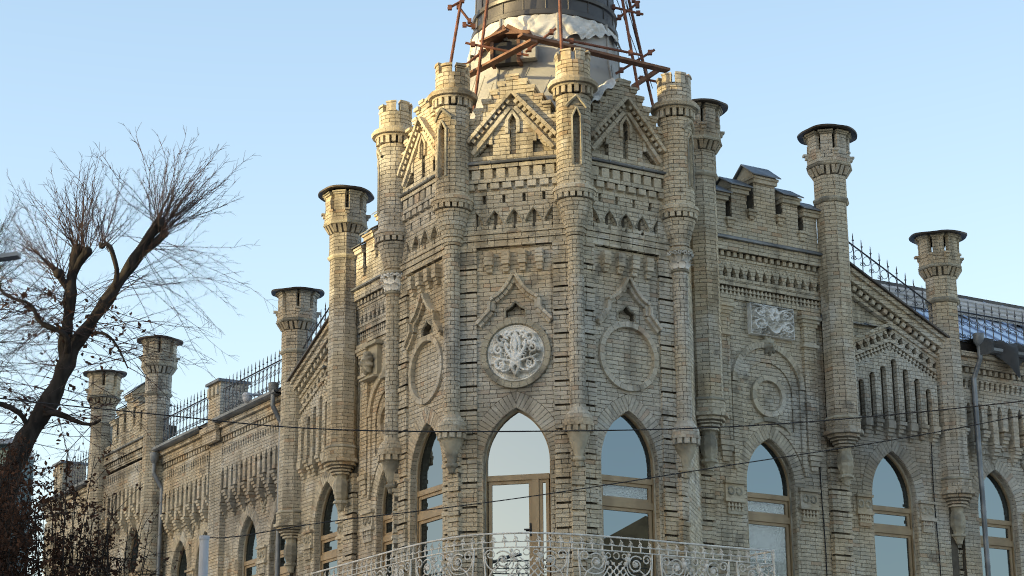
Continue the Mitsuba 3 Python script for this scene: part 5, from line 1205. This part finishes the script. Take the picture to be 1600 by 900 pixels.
# ------------------------------------------------------------------ scaffolding round the dome
SC = thing('scaffold', 'rusty tube scaffold with timber boards round the tower dome', 'scaffold')
def pole(a, b, r=0.026, name='pole', bs='m_rust'):
    t = MB(); t.tube([a, b], r, 8, cap=True); t.put(part(SC, name), bs)
A_ = lambda *p: np.array(p, float)
poles = [((-0.93, 34.92, 17.71), (-1.19, 34.93, 16.03)), ((-0.41, 34.01, 17.29), (-0.69, 34.02, 14.93)), ((0.91, 32.94, 16.78), (0.94, 32.94, 15.45)), ((2.18, 35.06, 17.75), (2.46, 35.06, 15.75)), ((2.34, 35.66, 18.03), (2.80, 35.65, 15.54)),
         ((0.96, 33.76, 16.25), (2.53, 34.70, 16.31)), ((-1.21, 34.93, 17.41), (-0.88, 34.92, 17.61)), ((-1.04, 35.12, 17.59), (-0.75, 35.12, 17.17)), ((-0.92, 35.12, 17.16), (-0.68, 35.12, 17.11)), ((0.29, 33.80, 16.01), (0.86, 33.79, 16.48)),
         ((-0.92, 34.17, 15.85), (-0.50, 34.16, 16.20)), ((-0.84, 33.77, 16.19), (0.34, 33.75, 15.92)), ((2.82, 35.35, 16.70), (2.05, 35.37, 16.21)), ((2.50, 35.56, 16.20), (3.03, 35.55, 16.07)), ((1.95, 35.37, 17.64), (2.62, 35.35, 17.45)), ((2.56, 35.46, 17.78), (2.08, 35.46, 17.38)), ((2.43, 35.46, 17.83), (2.53, 35.46, 17.66))]
for i, (a, b) in enumerate(poles):
    a, b = A_(*a), A_(*b)
    if i < 5: a = a + (a - b) / np.linalg.norm(a - b) * 1.6
    pole(a, b, 0.03 if i in (0, 1, 2, 3, 4) else 0.026)
    if i >= 5:
        for q in (0.12, 0.85):
            p = a + (b - a) * q; c = MB(); s = trimesh.creation.box((0.08, 0.08, 0.09)); c.add(s.vertices + p, s.faces); c.put(part(SC, 'clamp'), 'm_rust')
for a, b in (((2.10, 35.56, 17.92), (2.55, 35.56, 16.53)), ((2.27, 35.76, 18.01), (2.79, 35.75, 16.05)), ((2.2, 35.66, 18.4), (2.72, 35.6, 15.9))): pole(A_(*a), A_(*b), 0.008, 'rope', 'm_cable')
def board(a, b, w=0.17, h=0.05):
    a, b = A_(*a), A_(*b); t = b - a; L = np.linalg.norm(t); t /= L; s = np.cross(ZH, t); s /= np.linalg.norm(s); u = np.cross(t, s); V = [a + t * x + s * y + u * z for x in (0, L) for y in (-w / 2, w / 2) for z in (-h / 2, h / 2)]
    k = MB(); k.add(V, [[0, 1, 3], [0, 3, 2], [4, 6, 7], [4, 7, 5], [0, 4, 5], [0, 5, 1], [2, 3, 7], [2, 7, 6], [0, 2, 6], [0, 6, 4], [1, 5, 7], [1, 7, 3]]); k.put(part(SC, 'board'), 'm_plank')
board((0.18, 33.23, 16.10), (3.03, 34.94, 16.09)); board((0.43, 32.62, 15.73), (-0.84, 34.63, 15.87), 0.15, 0.045); board((2.95, 35.45, 16.36), (2.37, 35.46, 15.96), 0.12, 0.07)
board((-0.55, 34.1, 16.35), (-0.05, 33.7, 16.42), 0.1, 0.04); board((0.30, 33.6, 16.2), (0.85, 33.9, 16.24), 0.12, 0.05)

# ------------------------------------------------------------------ balcony
BK = part(B, 'balcony', 'curved balcony with a cream wrought iron railing of scrolls and lattice')
plan = [nL * 3.45 + eL * 2.9, nL * 3.45 - nR * -2.2 * 1.0, nR * 3.45 + nL * 2.2, nR * 3.45 + eR * 2.41]
plan[1] = nL * 3.45 + nR * 2.2
P_ = np.array(plan)[:, :2]
for _ in range(3):
    Q = [P_[0]]
    for a, b in zip(P_[:-1], P_[1:]): Q += [a * 0.8 + b * 0.2, a * 0.2 + b * 0.8]
    P_ = np.array(Q + [P_[-1]])
class Plan:
    def __init__(s, p):
        s.p = p; sg = np.diff(p, axis=0); L = np.hypot(*sg.T); s.s = np.concatenate([[0], np.cumsum(L)]); s.len = s.s[-1]; t = sg / L[:, None]; nn = np.stack([t[:, 1], -t[:, 0]], 1); s.nn = np.vstack([nn[:1], nn[1:] + nn[:-1], nn[-1:]]); s.nn /= np.linalg.norm(s.nn, axis=1, keepdims=True)
    def __call__(s, u, z, d):
        u, z, d = np.broadcast_arrays(np.asarray(u, float), np.asarray(z, float), np.asarray(d, float)); x, y = np.interp(u, s.s, s.p[:, 0]), np.interp(u, s.s, s.p[:, 1]); nx, ny = np.interp(u, s.s, s.nn[:, 0]), np.interp(u, s.s, s.nn[:, 1])
        return np.stack([O[0] + x + nx * d, O[1] + y + ny * d, z], -1)
bp = Plan(P_); mid_s = bp.s[np.argmin(np.linalg.norm(P_ - ((nR + nL) / math.sqrt(2) * 4.0)[:2], axis=1))]
# turn the normals outwards
if (bp(mid_s, 0, 1)[:2] - O[:2]) @ nF[:2] < (bp(mid_s, 0, 0)[:2] - O[:2]) @ nF[:2]: bp.nn *= -1
ss = np.linspace(0, bp.len, 90)
for z, r in ((6.655, 0.017), (6.515, 0.009), (6.425, 0.012), (5.72, 0.016)):
    t = MB(); t.tube(bp(ss, z, 0), r, 6, cap=True); t.put(part(BK, 'rail'), 'm_whiteiron', True)
n = int(bp.len / 0.185)
for i in range(n + 1):
    s0 = min(max(0.02, i * bp.len / n), bp.len - 0.02); t = MB(); h = 1 if (s0 < mid_s) else -1
    q = np.linspace(0, 1, 9); t.tube(bp(s0 + h * (0.028 * np.sin(q * 2 * math.pi)), 6.66 - 0.145 * q, 0), 0.013, 4)
    c = spiral(0, 0, 0.03, 1.57, 0.9, h, 9); t.tube(bp(s0 + h * 0.03 + c[:, 0], 6.545 + c[:, 1], 0), 0.010, 4); t.tube(bp(np.array([s0 - 0.05, s0 + 0.05]), 6.52, 0), 0.013, 4); t.tube(bp(np.array([s0, s0]), np.array([6.515, 6.425]), 0), 0.012, 4); t.put(part(BK, 'baluster'), 'm_whiteiron')
JW = 1.60; joints = [mid_s - 0.12 + JW * q for q in range(-6, 6)]
for j0, j1 in zip(joints[:-1], joints[1:]):
    if j1 < 0.2 or j0 > bp.len - 0.2: continue
    cl = lambda s: np.clip(s, 0.01, bp.len - 0.01)
    def tb(pts, r, name, nseg=5, dd=0.0, smooth=True):
        p = np.asarray(pts, float); s = j0 + p[:, 0]; ok = (s > 0.01) & (s < bp.len - 0.01)
        if ok.sum() < 2: return
        t = MB(); t.tube(bp(s[ok], 5.72 + p[ok, 1], dd), r * 0.86, nseg); t.put(part(BK, name), 'm_whiteiron', smooth)
    W_ = JW; up = MB()
    for mir in (0, 1):
        fx = (lambda x: W_ - x) if mir else (lambda x: x); F_ = lambda pts: [(fx(p[0]), p[1]) for p in pts]
        tb(F_([(0.085, 0.70), (0.088, 0.55), (0.105, 0.40), (0.12, 0.22), (0.10, 0.0)]), 0.017, 'upright'); tb(F_([(0.10, 0.02), (0.16, 0.20), (0.24, 0.34), (0.36, 0.42), (0.47, 0.38)]), 0.015, 'scroll')
        tb(F_(spiral(0.20, 0.59, 0.095, 3.9, 1.35, -1, 34, 0.72)), 0.015, 'scroll'); tb(F_(spiral(0.42, 0.50, 0.155, 2.4, 1.5, -1, 44, 0.72)), 0.016, 'scroll'); tb(F_(bez([(0.115, 0.53), (0.12, 0.36), (0.30, 0.26), (0.50, 0.33)], .1, .1, 16)), 0.015, 'scroll'); tb(F_(bez([(0.50, 0.33), (0.62, 0.38), (0.60, 0.52), (0.53, 0.60)], .1, .1, 12)), 0.013, 'scroll')
        tb(F_(bez([(0.34, 0.18), (0.46, 0.2), (0.56, 0.26), (0.64, 0.42)], .1, .1, 12)), 0.013, 'scroll'); tb(F_(spiral(0.645, 0.62, 0.055, 3.6, 1.1, -1, 20, 0.5)), 0.012, 'scroll')
        tb(F_(bez([(0.24, 0.02), (0.28, 0.16), (0.42, 0.18), (0.46, 0.02)], .1, .1, 14)), 0.014, 'scroll')
        for (x, y, rr) in ((0.42, 0.50, 0.055), (0.575, 0.575, 0.06), (0.62, 0.50, 0.045), (0.55, 0.655, 0.035)):
            s0 = j0 + fx(x)
            if not (0.05 < s0 < bp.len - 0.05): continue
            f = MB()
            for a in np.linspace(0, 2 * math.pi, 7)[:-1]:
                ca, sa = math.cos(a), math.sin(a); q = np.array([(0, 0), (0.35, 0.28), (0.8, 0.25), (1.0, 0.0), (0.8, -0.25), (0.35, -0.28)]) * rr
                V = bp(s0 + q[:, 0] * ca - q[:, 1] * sa, 5.72 + y + q[:, 0] * sa + q[:, 1] * ca, np.array([0.028, 0.018, 0.014, -0.004, 0.014, 0.018])); V2 = bp(s0 + q[:, 0] * ca - q[:, 1] * sa, 5.72 + y + q[:, 0] * sa + q[:, 1] * ca, np.full(6, -0.012))
                f.add(np.vstack([V, V2]), [[0, 1, 2], [0, 2, 3], [0, 3, 4], [0, 4, 5], [6, 8, 7], [6, 9, 8], [6, 10, 9], [6, 11, 10], [1, 2, 8], [1, 8, 7], [2, 3, 9], [2, 9, 8], [3, 4, 10], [3, 10, 9], [4, 5, 11], [4, 11, 10]])
            f.put(part(BK, 'rosette'), 'm_whiteiron')
    th = np.linspace(0, 2 * math.pi, 15); tb([(W_ / 2 + 0.055 * math.cos(t), 0.63 + 0.055 * math.sin(t)) for t in th], 0.012, 'scroll')
    reg = Polygon([(0.34, 0.0), (0.36, 0.17), (0.50, 0.22), (0.62, 0.36), (0.68, 0.545), (0.92, 0.545), (0.98, 0.36), (1.10, 0.22), (1.24, 0.17), (1.26, 0.0)])
    for sg in (1, -1):
        for k in range(-14, 15):
            L_ = LineString([(0.8 + k * 0.128 - 1.0, 0.0 - 1.0 * sg + (0.56)), (0.8 + k * 0.128 + 1.0, 0.56 + 1.0 * sg)]).intersection(reg)
            if L_.is_empty or L_.geom_type != 'LineString' or L_.length < 0.06: continue
            p = np.array(L_.coords); q = np.linspace(0, 1, 5)[:, None]; tb(p[0] + (p[-1] - p[0]) * q, 0.0115, 'lattice_bar', 4, 0.004 * sg, False)
    kn = MB()
    for k in range(-8, 9):
        for r in range(0, 5):
            x, y = 0.8 + k * 0.064, 0.56 - r * 0.128 - (0.064 if k % 2 else 0.0)
            if reg.buffer(-0.01).contains(Point(x, y)) and 0.05 < j0 + x < bp.len - 0.05:
                kn.boxes(bp, j0 + x - 0.018, j0 + x + 0.018, 5.72 + y - 0.018, 5.72 + y + 0.018, -0.02, 0.022)
    kn.put(part(BK, 'lattice_knot', kind='stuff'), 'm_whiteiron')
# right-hand return to the wall, posts, slab
for z, r in ((6.665, 0.019), (6.425, 0.014), (5.72, 0.016)):
    t = MB(); t.tube([O + nR * 3.45 + eR * 2.41 + ZH * z, O + nR * 1.6 + eR * 2.41 + ZH * z], r, 6); t.put(part(BK, 'rail'), 'm_whiteiron')
pt = MB(); pt.tube([O + nR * 3.45 + eR * 2.41 + ZH * 5.6, O + nR * 3.45 + eR * 2.41 + ZH * 6.68], 0.02, 6, cap=True); pt.put(part(BK, 'upright'), 'm_whiteiron')
rt_ = Flat(O + eR * 2.41, -nR, eR); 
for i in range(7):
    x = -3.35 + i * 0.27
    for q in (spiral(x, 6.22, 0.11, 2.5, 1.3, -1, 26, .75), spiral(x + 0.08, 5.98, 0.10, 5.5, 1.3, 1, 26, .75)): t = MB(); t.tube(rt_(q[:, 0], q[:, 1], 0 * q[:, 0]), 0.014, 5); t.put(part(BK, 'scroll'), 'm_whiteiron', True)
slab = MB(); sp = Polygon(list(map(tuple, P_ * 1.03)) + [tuple((nR * 1.2 + eR * 2.41)[:2]), (0, 0), tuple((nL * 1.2 + eL * 2.9)[:2])]).buffer(0)
tv, tf = trimesh.creation.triangulate_polygon(sp, engine='earcut'); k = len(tv)
for z in (5.66, 5.48): slab.add(np.column_stack([tv + O[:2], np.full(k, z)]), tf)
c = np.asarray(sp.exterior.coords)[:-1]; k = len(c); i = np.arange(k); slab.add(np.vstack([np.column_stack([c + O[:2], np.full(k, 5.48)]), np.column_stack([c + O[:2], np.full(k, 5.66)])]), np.vstack([np.stack([i, (i + 1) % k, (i + 1) % k + k], 1), np.stack([i, (i + 1) % k + k, i + k], 1)])); slab.put(part(BK, 'slab'), 'm_cement')

# ------------------------------------------------------------------ fittings and street things
K = thing('security_camera', 'small white dome camera under the eave beside the brick chimney block', 'security camera'); c = np.array([-6.18, 44.33, 11.85]); b = MB(); s = trimesh.creation.icosphere(subdivisions=3, radius=0.11); b.add(s.vertices * [1, 1, 1.05] + c, s.faces); b.put(part(K, 'dome'), 'm_whitepaint', True); b = MB(); b.lathe(c, [(0.115, c[2] + 0.03), (0.125, c[2] + 0.06), (0.10, c[2] + 0.12), (0.03, c[2] + 0.14)], 16); b.tube([c + ZH * 0.1, c - nL * 0.5 + ZH * 0.12], 0.03, 6); b.put(part(K, 'bracket'), 'm_whitepaint')
K = thing('utility_pole', 'white steel pole with a flat cap in front of the left wing', 'pole'); b = MB(); b.lathe(np.array([-3.82, 24.0, 0]), [(0.075, 0), (0.058, 5.36), (0.066, 5.365), (0.066, 5.41), (0.0, 5.415)], 20); b.put(K, 'm_whitepaint', 40)
def cable(label, pts, r):
    from scipy.interpolate import CubicSpline
    p = np.array(pts); cs = CubicSpline(p[:, 0], p[:, 1:]); x = np.linspace(p[0, 0], p[-1, 0], 70); K = thing('overhead_cable', label, 'cable', 'cables strung before the building'); b = MB(); q = np.column_stack([x, cs(x)]); b.tube(q, r, 5); b.put(K, 'm_cable', True)
cable('nearly level black cable sagging across the whole facade at window-head height', [(-14, 24.0, 7.9), (-6.79, 24.00, 7.21), (-5.41, 24.00, 7.05), (-4.11, 24.00, 6.91), (-3.23, 24.00, 6.81), (-1.30, 24.00, 6.71), (0.47, 24.00, 6.70), (2.72, 24.00, 6.74), (4.41, 24.00, 6.85), (6.76, 24.00, 7.08), (13, 24, 7.8)], 0.0085)
cable('lower black cable rising from the white pole towards the right', [(-3.83, 24.00, 5.39), (-3.59, 24.00, 5.385), (-2.93, 24.00, 5.48), (-1.29, 24.00, 5.69), (0.46, 24.00, 5.91), (2.70, 24.00, 6.25), (4.64, 24.00, 6.54), (6.75, 24.00, 6.93), (13, 24, 8.2)], 0.007)
K = thing('street_lamp', 'slim dark street lamp arm reaching in at the left edge', 'street lamp'); b = MB(); b.tube([(-8.2, 22, 0), (-8.2, 22, 7.6), (-7.9, 22, 8.0), (-6.3, 22, 8.355)], [0.09, 0.06, 0.045, 0.035], 10); b.put(part(K, 'post'), 'm_pipe', True); b = MB(); s = trimesh.creation.box((0.46, 0.16, 0.05)); b.add(s.vertices @ np.array(trimesh.transformations.rotation_matrix(-0.14, [0, 1, 0]))[:3, :3].T + [-6.04, 22, 8.405], s.faces); b.put(part(K, 'lamp_head'), 'm_pipe')
# cable conduits down the right wing
for a in (5.52, 8.62):
    b = MB(); m = wing_map(1, 1.1 if a < 6 else 0.93); z = np.linspace(9.9, 5.0, 12); b.tube(m(a + 0.02 * np.sin(z * 2.0), z, np.full(12, 0.04)), 0.012, 5); b.put(part(B, 'conduit'), 'm_cable')

# ------------------------------------------------------------------ trees
def limb(mb, pts, r0, r1, bump=0.12, n=10):
    from scipy.interpolate import CubicSpline
    p = np.array(pts); L = np.concatenate([[0], np.cumsum(np.linalg.norm(np.diff(p, axis=0), axis=1))]); cs = CubicSpline(L, p); s = np.linspace(0, L[-1], max(6, int(L[-1] / 0.08))); q = cs(s); r = r0 + (r1 - r0) * s / L[-1]
    b = MB(); b.tube(q, r * (1 + bump * np.sin(s * 9 + r0 * 50) * 0.5), n); v, f, uv = b.arrays(); v = v + (meshkit.noise(v * 7)[:, None] - 0.5) * bump * r0 * 0.9; mb.add(v, f); return q
def shoot(mb, p, d, L, r, bend, twigs=12, rr=None):
    R = rr or rng; d = d / np.linalg.norm(d); n = 9; t = np.linspace(0, 1, n)[:, None]; side = R.normal(0, 1, 3); side -= side @ d * d
    q = p + d * L * t + ZH * bend * L * t ** 2 + side * 0.05 * L * np.sin(t * 3.0) + np.cumsum(R.normal(0, 0.012 * L, (n, 3)), 0) * t; mb.tube(q, r * (1 - 0.75 * t[:, 0]), 3)
    for i in range(twigs):
        u = 0.22 + 0.76 * (i + R.random()) / twigs; b = np.array([np.interp(u, t[:, 0], q[:, k]) for k in range(3)]); dd = np.array([np.interp(min(1, u + .05), t[:, 0], q[:, k]) for k in range(3)]) - b; dd = dd / (np.linalg.norm(dd) + 1e-9); o = R.normal(0, 1, 3); o -= o @ dd * dd; o /= np.linalg.norm(o); l = L * (0.06 + 0.13 * R.random()) * (1.15 - 0.5 * u)
        e = b + (dd * 0.80 + o * 0.60) * l; mb.tube([b, (b + e) / 2 + ZH * 0.01, e], [r * 0.42, r * 0.34, r * 0.2], 3)
def leaves(mb, pts, size, R):
    k = len(pts); a = R.normal(0, 1, (k, 3)); a[:, 2] -= 0.9; a /= np.linalg.norm(a, axis=1, keepdims=True); b = np.cross(a, R.normal(0, 1, (k, 3))); b /= np.linalg.norm(b, axis=1, keepdims=True); c_ = np.cross(a, b); s = size * (0.6 + 0.8 * R.random((k, 1)))
    V = np.stack([pts, pts + a * s * 0.5 + b * s * 0.28 + c_ * s * 0.1, pts + a * s, pts + a * s * 0.5 - b * s * 0.28 + c_ * s * 0.1], 1); uv = np.repeat(R.random((k, 1, 2)), 4, 1); mb.chunks.append((V, np.array([[0, 1, 2], [0, 2, 3]]), uv))
R1 = np.random.default_rng(21)
K = thing('pollarded_tree', 'leafless pollarded tree with two stubby limbs sprouting fans of thin shoots', 'tree')
tk, tw, lf = MB(), MB(), MB()
limb(tk, [(-8.3, 28, 0.0), (-8.25, 28, 2.0), (-8.0, 28, 4.2), (-7.64, 28.00, 5.45), (-7.46, 28.00, 6.14), (-7.37, 28.00, 6.67), (-7.17, 28.00, 7.38), (-6.96, 28.00, 7.78), (-6.75, 28.00, 8.19), (-6.57, 28.00, 8.68), (-6.53, 28.00, 8.84)], 0.31, 0.115, 0.2, 14)
limb(tk, [(-6.58, 28.00, 8.74), (-6.36, 28.00, 9.09), (-6.03, 28.0, 9.61), (-5.82, 28.0, 9.96), (-5.62, 28.00, 10.28), (-5.47, 28.00, 10.56), (-5.32, 28.00, 10.76)], 0.10, 0.078, 0.28, 12)
limb(tk, [(-6.60, 28.00, 8.60), (-6.63, 28.0, 8.86), (-6.61, 28.0, 9.19), (-6.60, 28.0, 9.52), (-6.60, 28.0, 9.78), (-6.58, 28.0, 10.03), (-6.52, 28.00, 10.38)], 0.095, 0.080, 0.28, 12)
limb(tk, [(-6.58, 28, 10.0), (-6.45, 27.95, 10.2), (-6.36, 27.9, 10.30)], 0.075, 0.06, 0.3, 9); limb(tk, [(-6.6, 28, 9.7), (-6.72, 27.95, 9.9), (-6.77, 27.9, 9.98)], 0.07, 0.055, 0.3, 9)
limb(tk, [(-5.62, 28.00, 10.26), (-5.43, 28.02, 10.43), (-5.22, 28.05, 10.66)], 0.07, 0.05, 0.3, 9); limb(tk, [(-5.92, 27.9, 9.77), (-5.88, 27.8, 10.0), (-5.95, 27.8, 10.25), (-6.03, 27.8, 10.40), (-6.15, 27.8, 10.37)], 0.045, 0.03, 0.2, 8)
limb(tk, [(-6.57, 27.9, 8.77), (-6.70, 27.7, 9.06), (-6.97, 27.7, 9.21), (-7.06, 27.7, 9.40), (-7.23, 27.7, 9.50), (-7.58, 27.7, 9.80)], 0.05, 0.014, 0.1, 7); limb(tk, [(-6.25, 28, 9.06), (-5.97, 27.9, 9.01), (-5.76, 27.9, 8.72), (-5.66, 27.9, 8.52)], 0.03, 0.010, 0.1, 6)
limb(tk, [(-7.0, 28, 7.7), (-6.7, 27.9, 7.85), (-6.3, 27.9, 7.7), (-6.0, 27.8, 7.72)], 0.06, 0.02, 0.2, 7); limb(tk, [(-7.1, 28, 7.5), (-7.3, 27.8, 7.9), (-7.6, 27.7, 8.0), (-7.9, 27.6, 8.3)], 0.05, 0.02, 0.2, 7)
for p, rr in (((-5.32, 28, 10.76), 0.11), ((-5.24, 28.03, 10.64), 0.07), ((-6.52, 28, 10.38), 0.095), ((-6.36, 27.9, 10.32), 0.075), ((-6.77, 27.9, 9.98), 0.075), ((-6.12, 27.8, 10.38), 0.05)):
    s = trimesh.creation.icosphere(subdivisions=2, radius=rr); tk.add(s.vertices * (1 + 0.5 * (meshkit.fbm(s.vertices * 18 + rr * 90, 3)[:, None] - 0.5)) + np.array(p), s.faces)
for c, cnt, L0, sp_, tilt in (((-5.32, 28, 10.76), 44, 1.42, 1.1, 0.10), ((-5.24, 28.0, 10.64), 22, 1.3, 0.9, 0.85), ((-6.50, 28, 10.36), 32, 1.35, 0.85, -0.28), ((-6.40, 27.95, 10.3), 8, 1.1, 0.8, 0.25), ((-6.75, 28, 9.95), 28, 1.45, 0.9, -0.6), ((-6.10, 27.8, 10.38), 18, 1.3, 0.9, 0.05)):
    for i in range(cnt):
        d = np.array([tilt + R1.normal(0, 0.62 * sp_), R1.normal(0, 0.45), 1.0]); off = R1.normal(0, 0.05, 3); shoot(tw, np.array(c) + off, d, L0 * (0.6 + 0.5 * R1.random()), 0.0085, -0.02 + 0.12 * R1.random(), 13, R1)
for p0, p1, cnt in (((-6.3, 28, 9.1), (-5.4, 28, 10.6), 48), ((-6.6, 28, 8.9), (-6.6, 28, 10.0), 44), ((-7.58, 27.7, 9.8), (-6.7, 27.7, 9.06), 34), ((-5.97, 27.9, 9.01), (-5.66, 27.9, 8.52), 16), ((-7.2, 28, 7.4), (-6.6, 28, 8.6), 40), ((-6.7, 27.9, 7.85), (-6.0, 27.8, 7.72), 16)):
    for i in range(cnt):
        t = R1.random(); p = np.array(p0) * (1 - t) + np.array(p1) * t; sgn = 1 if (R1.random() < (0.65 if p0[0] > -6.5 else 0.3)) else -1
        d = np.array([sgn * (0.6 + 0.6 * R1.random()), R1.normal(0, 0.5), R1.normal(0.05, 0.5)]); shoot(tw, p, d, 0.9 + 1.2 * R1.random(), 0.0072, R1.normal(-0.05, 0.22), 13, R1)
        if p[2] < 9.7 and R1.random() < 0.32:
            q = p + d / np.linalg.norm(d) * R1.random((9, 1)) * 0.6 + R1.normal(0, 0.09, (9, 3)); leaves(lf, q, 0.085, R1)
tk.put(part(K, 'trunk'), 'm_bark', 60); tw.put(part(K, 'crown'), 'm_twig'); lf.put(part(K, 'dry_leaves', kind='stuff'), 'm_leaf')
R2 = np.random.default_rng(5)
K = thing('bare_tree', 'bare tree at the left edge, only its outer shoots in view', 'tree'); tk, tw = MB(), MB()
limb(tk, [(-9.8, 30, 0), (-9.6, 30, 4), (-9.4, 30, 7), (-9.1, 30, 9.2), (-8.9, 30, 10.4)], 0.3, 0.12, 0.2, 12); limb(tk, [(-9.15, 30, 9.0), (-8.75, 30, 9.6), (-8.5, 30, 10.3)], 0.1, 0.05, 0.2, 9)
for c, cnt, tl in (((-8.9, 30, 10.4), 26, 0.25), ((-8.5, 30, 10.3), 26, 0.2), ((-8.75, 30, 9.6), 22, 0.9), ((-9.0, 30, 9.0), 12, 1.2)):
    for i in range(cnt): shoot(tw, np.array(c) + R2.normal(0, .05, 3), np.array([tl + R2.normal(0, 0.6), R2.normal(0, 0.4), 0.9 if tl < 0.5 else R2.normal(0.35, .5)]), 1.5 * (0.6 + 0.6 * R2.random()), 0.0095, 0.06 * R2.random(), 13, R2)
tk.put(part(K, 'trunk'), 'm_bark', 60); tw.put(part(K, 'crown'), 'm_twig')
# shrubs in dry leaf
R3 = np.random.default_rng(11)
SL = ['dense shrub in dark brown dry leaf at the lower left corner', 'broad shrub in rusty dry leaf before the tree trunk', 'twiggy shrub with sparse brown leaves before the far pointed window', 'tall dry-leaved shrub behind the tree trunk']
for idx, (x, y, top, spread, nst, nl) in enumerate(((-6.9, 25.5, 6.7, 0.7, 30, 6500), (-6.05, 26.2, 6.75, 0.66, 26, 3600), (-5.4, 26.4, 6.05, 0.5, 22, 1000), (-7.4, 27.2, 7.35, 0.8, 30, 5600))):
    K = thing('dry_shrub', SL[idx], 'shrub', 'dry shrubs under the tree'); st, lv = MB(), MB(); tips = []
    for i in range(nst):
        a = R3.random() * 6.28; d = np.array([math.cos(a), math.sin(a), 0]); rad = spread * (0.25 + 0.9 * R3.random()); h = top * (0.82 + 0.2 * R3.random()); n = 12; t = np.linspace(0, 1, n)[:, None]; p = np.array([x, y, 0.0]) + d * rad * (0.25 * t + 0.75 * t ** 2) + ZH * h * t + np.cumsum(R3.normal(0, 0.022, (n, 3)), 0); st.tube(p, 0.022 * (1 - 0.8 * t[:, 0]), 4)
        for j in range(16):
            u = 0.62 + 0.37 * R3.random(); b = np.array([np.interp(u, t[:, 0], p[:, k]) for k in range(3)]); e = R3.normal(0, 1, 3) + d * 0.4 + ZH * 0.5; e /= np.linalg.norm(e); L = 0.22 + 0.5 * R3.random(); q = np.linspace(0, 1, 6)[:, None]; pp = b + e * L * q + R3.normal(0, 0.012, (6, 3)) - ZH * 0.10 * L * q ** 2; st.tube(pp, 0.007 * (1 - 0.7 * q[:, 0]), 3); tips.append(pp)
    T_ = np.vstack(tips); leaves(lv, T_[R3.integers(0, len(T_), nl)] + R3.normal(0, 0.035, (nl, 3)), 0.07, R3)
    st.put(part(K, 'stems'), 'm_bark'); lv.put(part(K, 'dry_leaves', kind='stuff'), 'm_leaf')

# ------------------------------------------------------------------ ground and the other houses of the street
def sheet(name, pts, z, bs, label):
    k = thing(name, label, kind='structure'); V = np.array([(x, y, z) for x, y in pts]); scene[k] = mikit.ply(trimesh.Trimesh(V, [[0, 1, 2], [0, 2, 3]], process=False), bs)
sheet('ground', [(-1500, -1500), (1500, -1500), (1500, 1500), (-1500, 1500)], 0.0, 'm_paving', 'paved ground of the street corner')
sheet('road', [(-26, -200), (22, -200), (22, 20), (-26, 20)], 0.004, 'm_asphalt', 'asphalt carriageway before the mansion')
def house(label, x0, x1, y0, y1, h, roof, mat_, along='y', wins=True, side='+x', name='townhouse', rmat='m_rooftile'):
    K = thing(name, label, 'building'); b = MB(); g = lambda u, z, d: np.stack([u, d, z], -1)
    bx = MB(); s = trimesh.creation.box((x1 - x0, y1 - y0, h)); bx.add(s.vertices + [(x0 + x1) / 2, (y0 + y1) / 2, h / 2], s.faces); bx.put(part(K, 'wall'), mat_)
    if roof > 0:
        r = MB(); e = 0.4
        if along == 'y': xm = (x0 + x1) / 2; V = [(x0 - e, y0, h + .01), (x1 + e, y0, h + .01), (xm, y0, h + roof), (x0 - e, y1, h + .01), (x1 + e, y1, h + .01), (xm, y1, h + roof)]
        else: ym = (y0 + y1) / 2; V = [(x0, y0 - e, h + .01), (x0, y1 + e, h + .01), (x0, ym, h + roof), (x1, y0 - e, h + .01), (x1, y1 + e, h + .01), (x1, ym, h + roof)]
        r.add(V, [[0, 1, 2], [3, 5, 4], [0, 2, 5], [0, 5, 3], [1, 4, 5], [1, 5, 2], [0, 3, 4], [0, 4, 1]]); r.put(part(K, 'roof'), rmat)
    if wins:
        for z in np.arange(1.6, h - 2.2, 3.4):
            lo, hi = (y0, y1) if side in ('+x', '-x') else (x0, x1)
            for u in np.arange(lo + 1.2, hi - 1.4, 2.6):
                w = MB(); sgn = 1 if side[0] == '+' else -1
                if side[1] == 'x': X = x1 if sgn > 0 else x0; s = trimesh.creation.box((0.12, 1.1, 1.9)); w.add(s.vertices + [X + 0.0 * sgn, u + 0.6, z + 0.95], s.faces)
                else: Y = y1 if sgn > 0 else y0; s = trimesh.creation.box((1.1, 0.12, 1.9)); w.add(s.vertices + [u + 0.6, Y, z + 0.95], s.faces)
                w.put(part(K, 'window'), 'm_dark')
    return K
# the row across the side street on the left, whose shadow lies on the mansion
for lab, y0, y1, h in (('low end of the row', -40, -8.6, 26.6), ('block with the sharpest parapet', -8.6, -1.2, 32.2), ('lower link in the row', -1.2, 2.7, 30.9), ('block with a raised attic', 2.7, 9.5, 34.2), ('long block past the attic', 9.5, 15.6, 33.4), ('far end of the row', 15.6, 44, 29.6)):
    house('plastered apartment block far across the side street, ' + lab, -124, -110, y0, y1, h, 0, 'm_plaster', wins=False)
house('gabled house to the right across the square', 38, 54, 6, 30, 8.6, 5.2, 'm_asphalt', 'x', False, '-x', rmat='m_asphalt')
house('flat roofed house behind the photographer', -34, -14, -36, -24, 14.8, 0, 'm_plaster', 'x', True, '+y')
house('grey green house glimpsed through the branches at the left edge', -26, -19.2, 74, 77, 16.9, 0.6, 'm_teal', 'x', True, '-y', 'distant_house', 'm_flash')
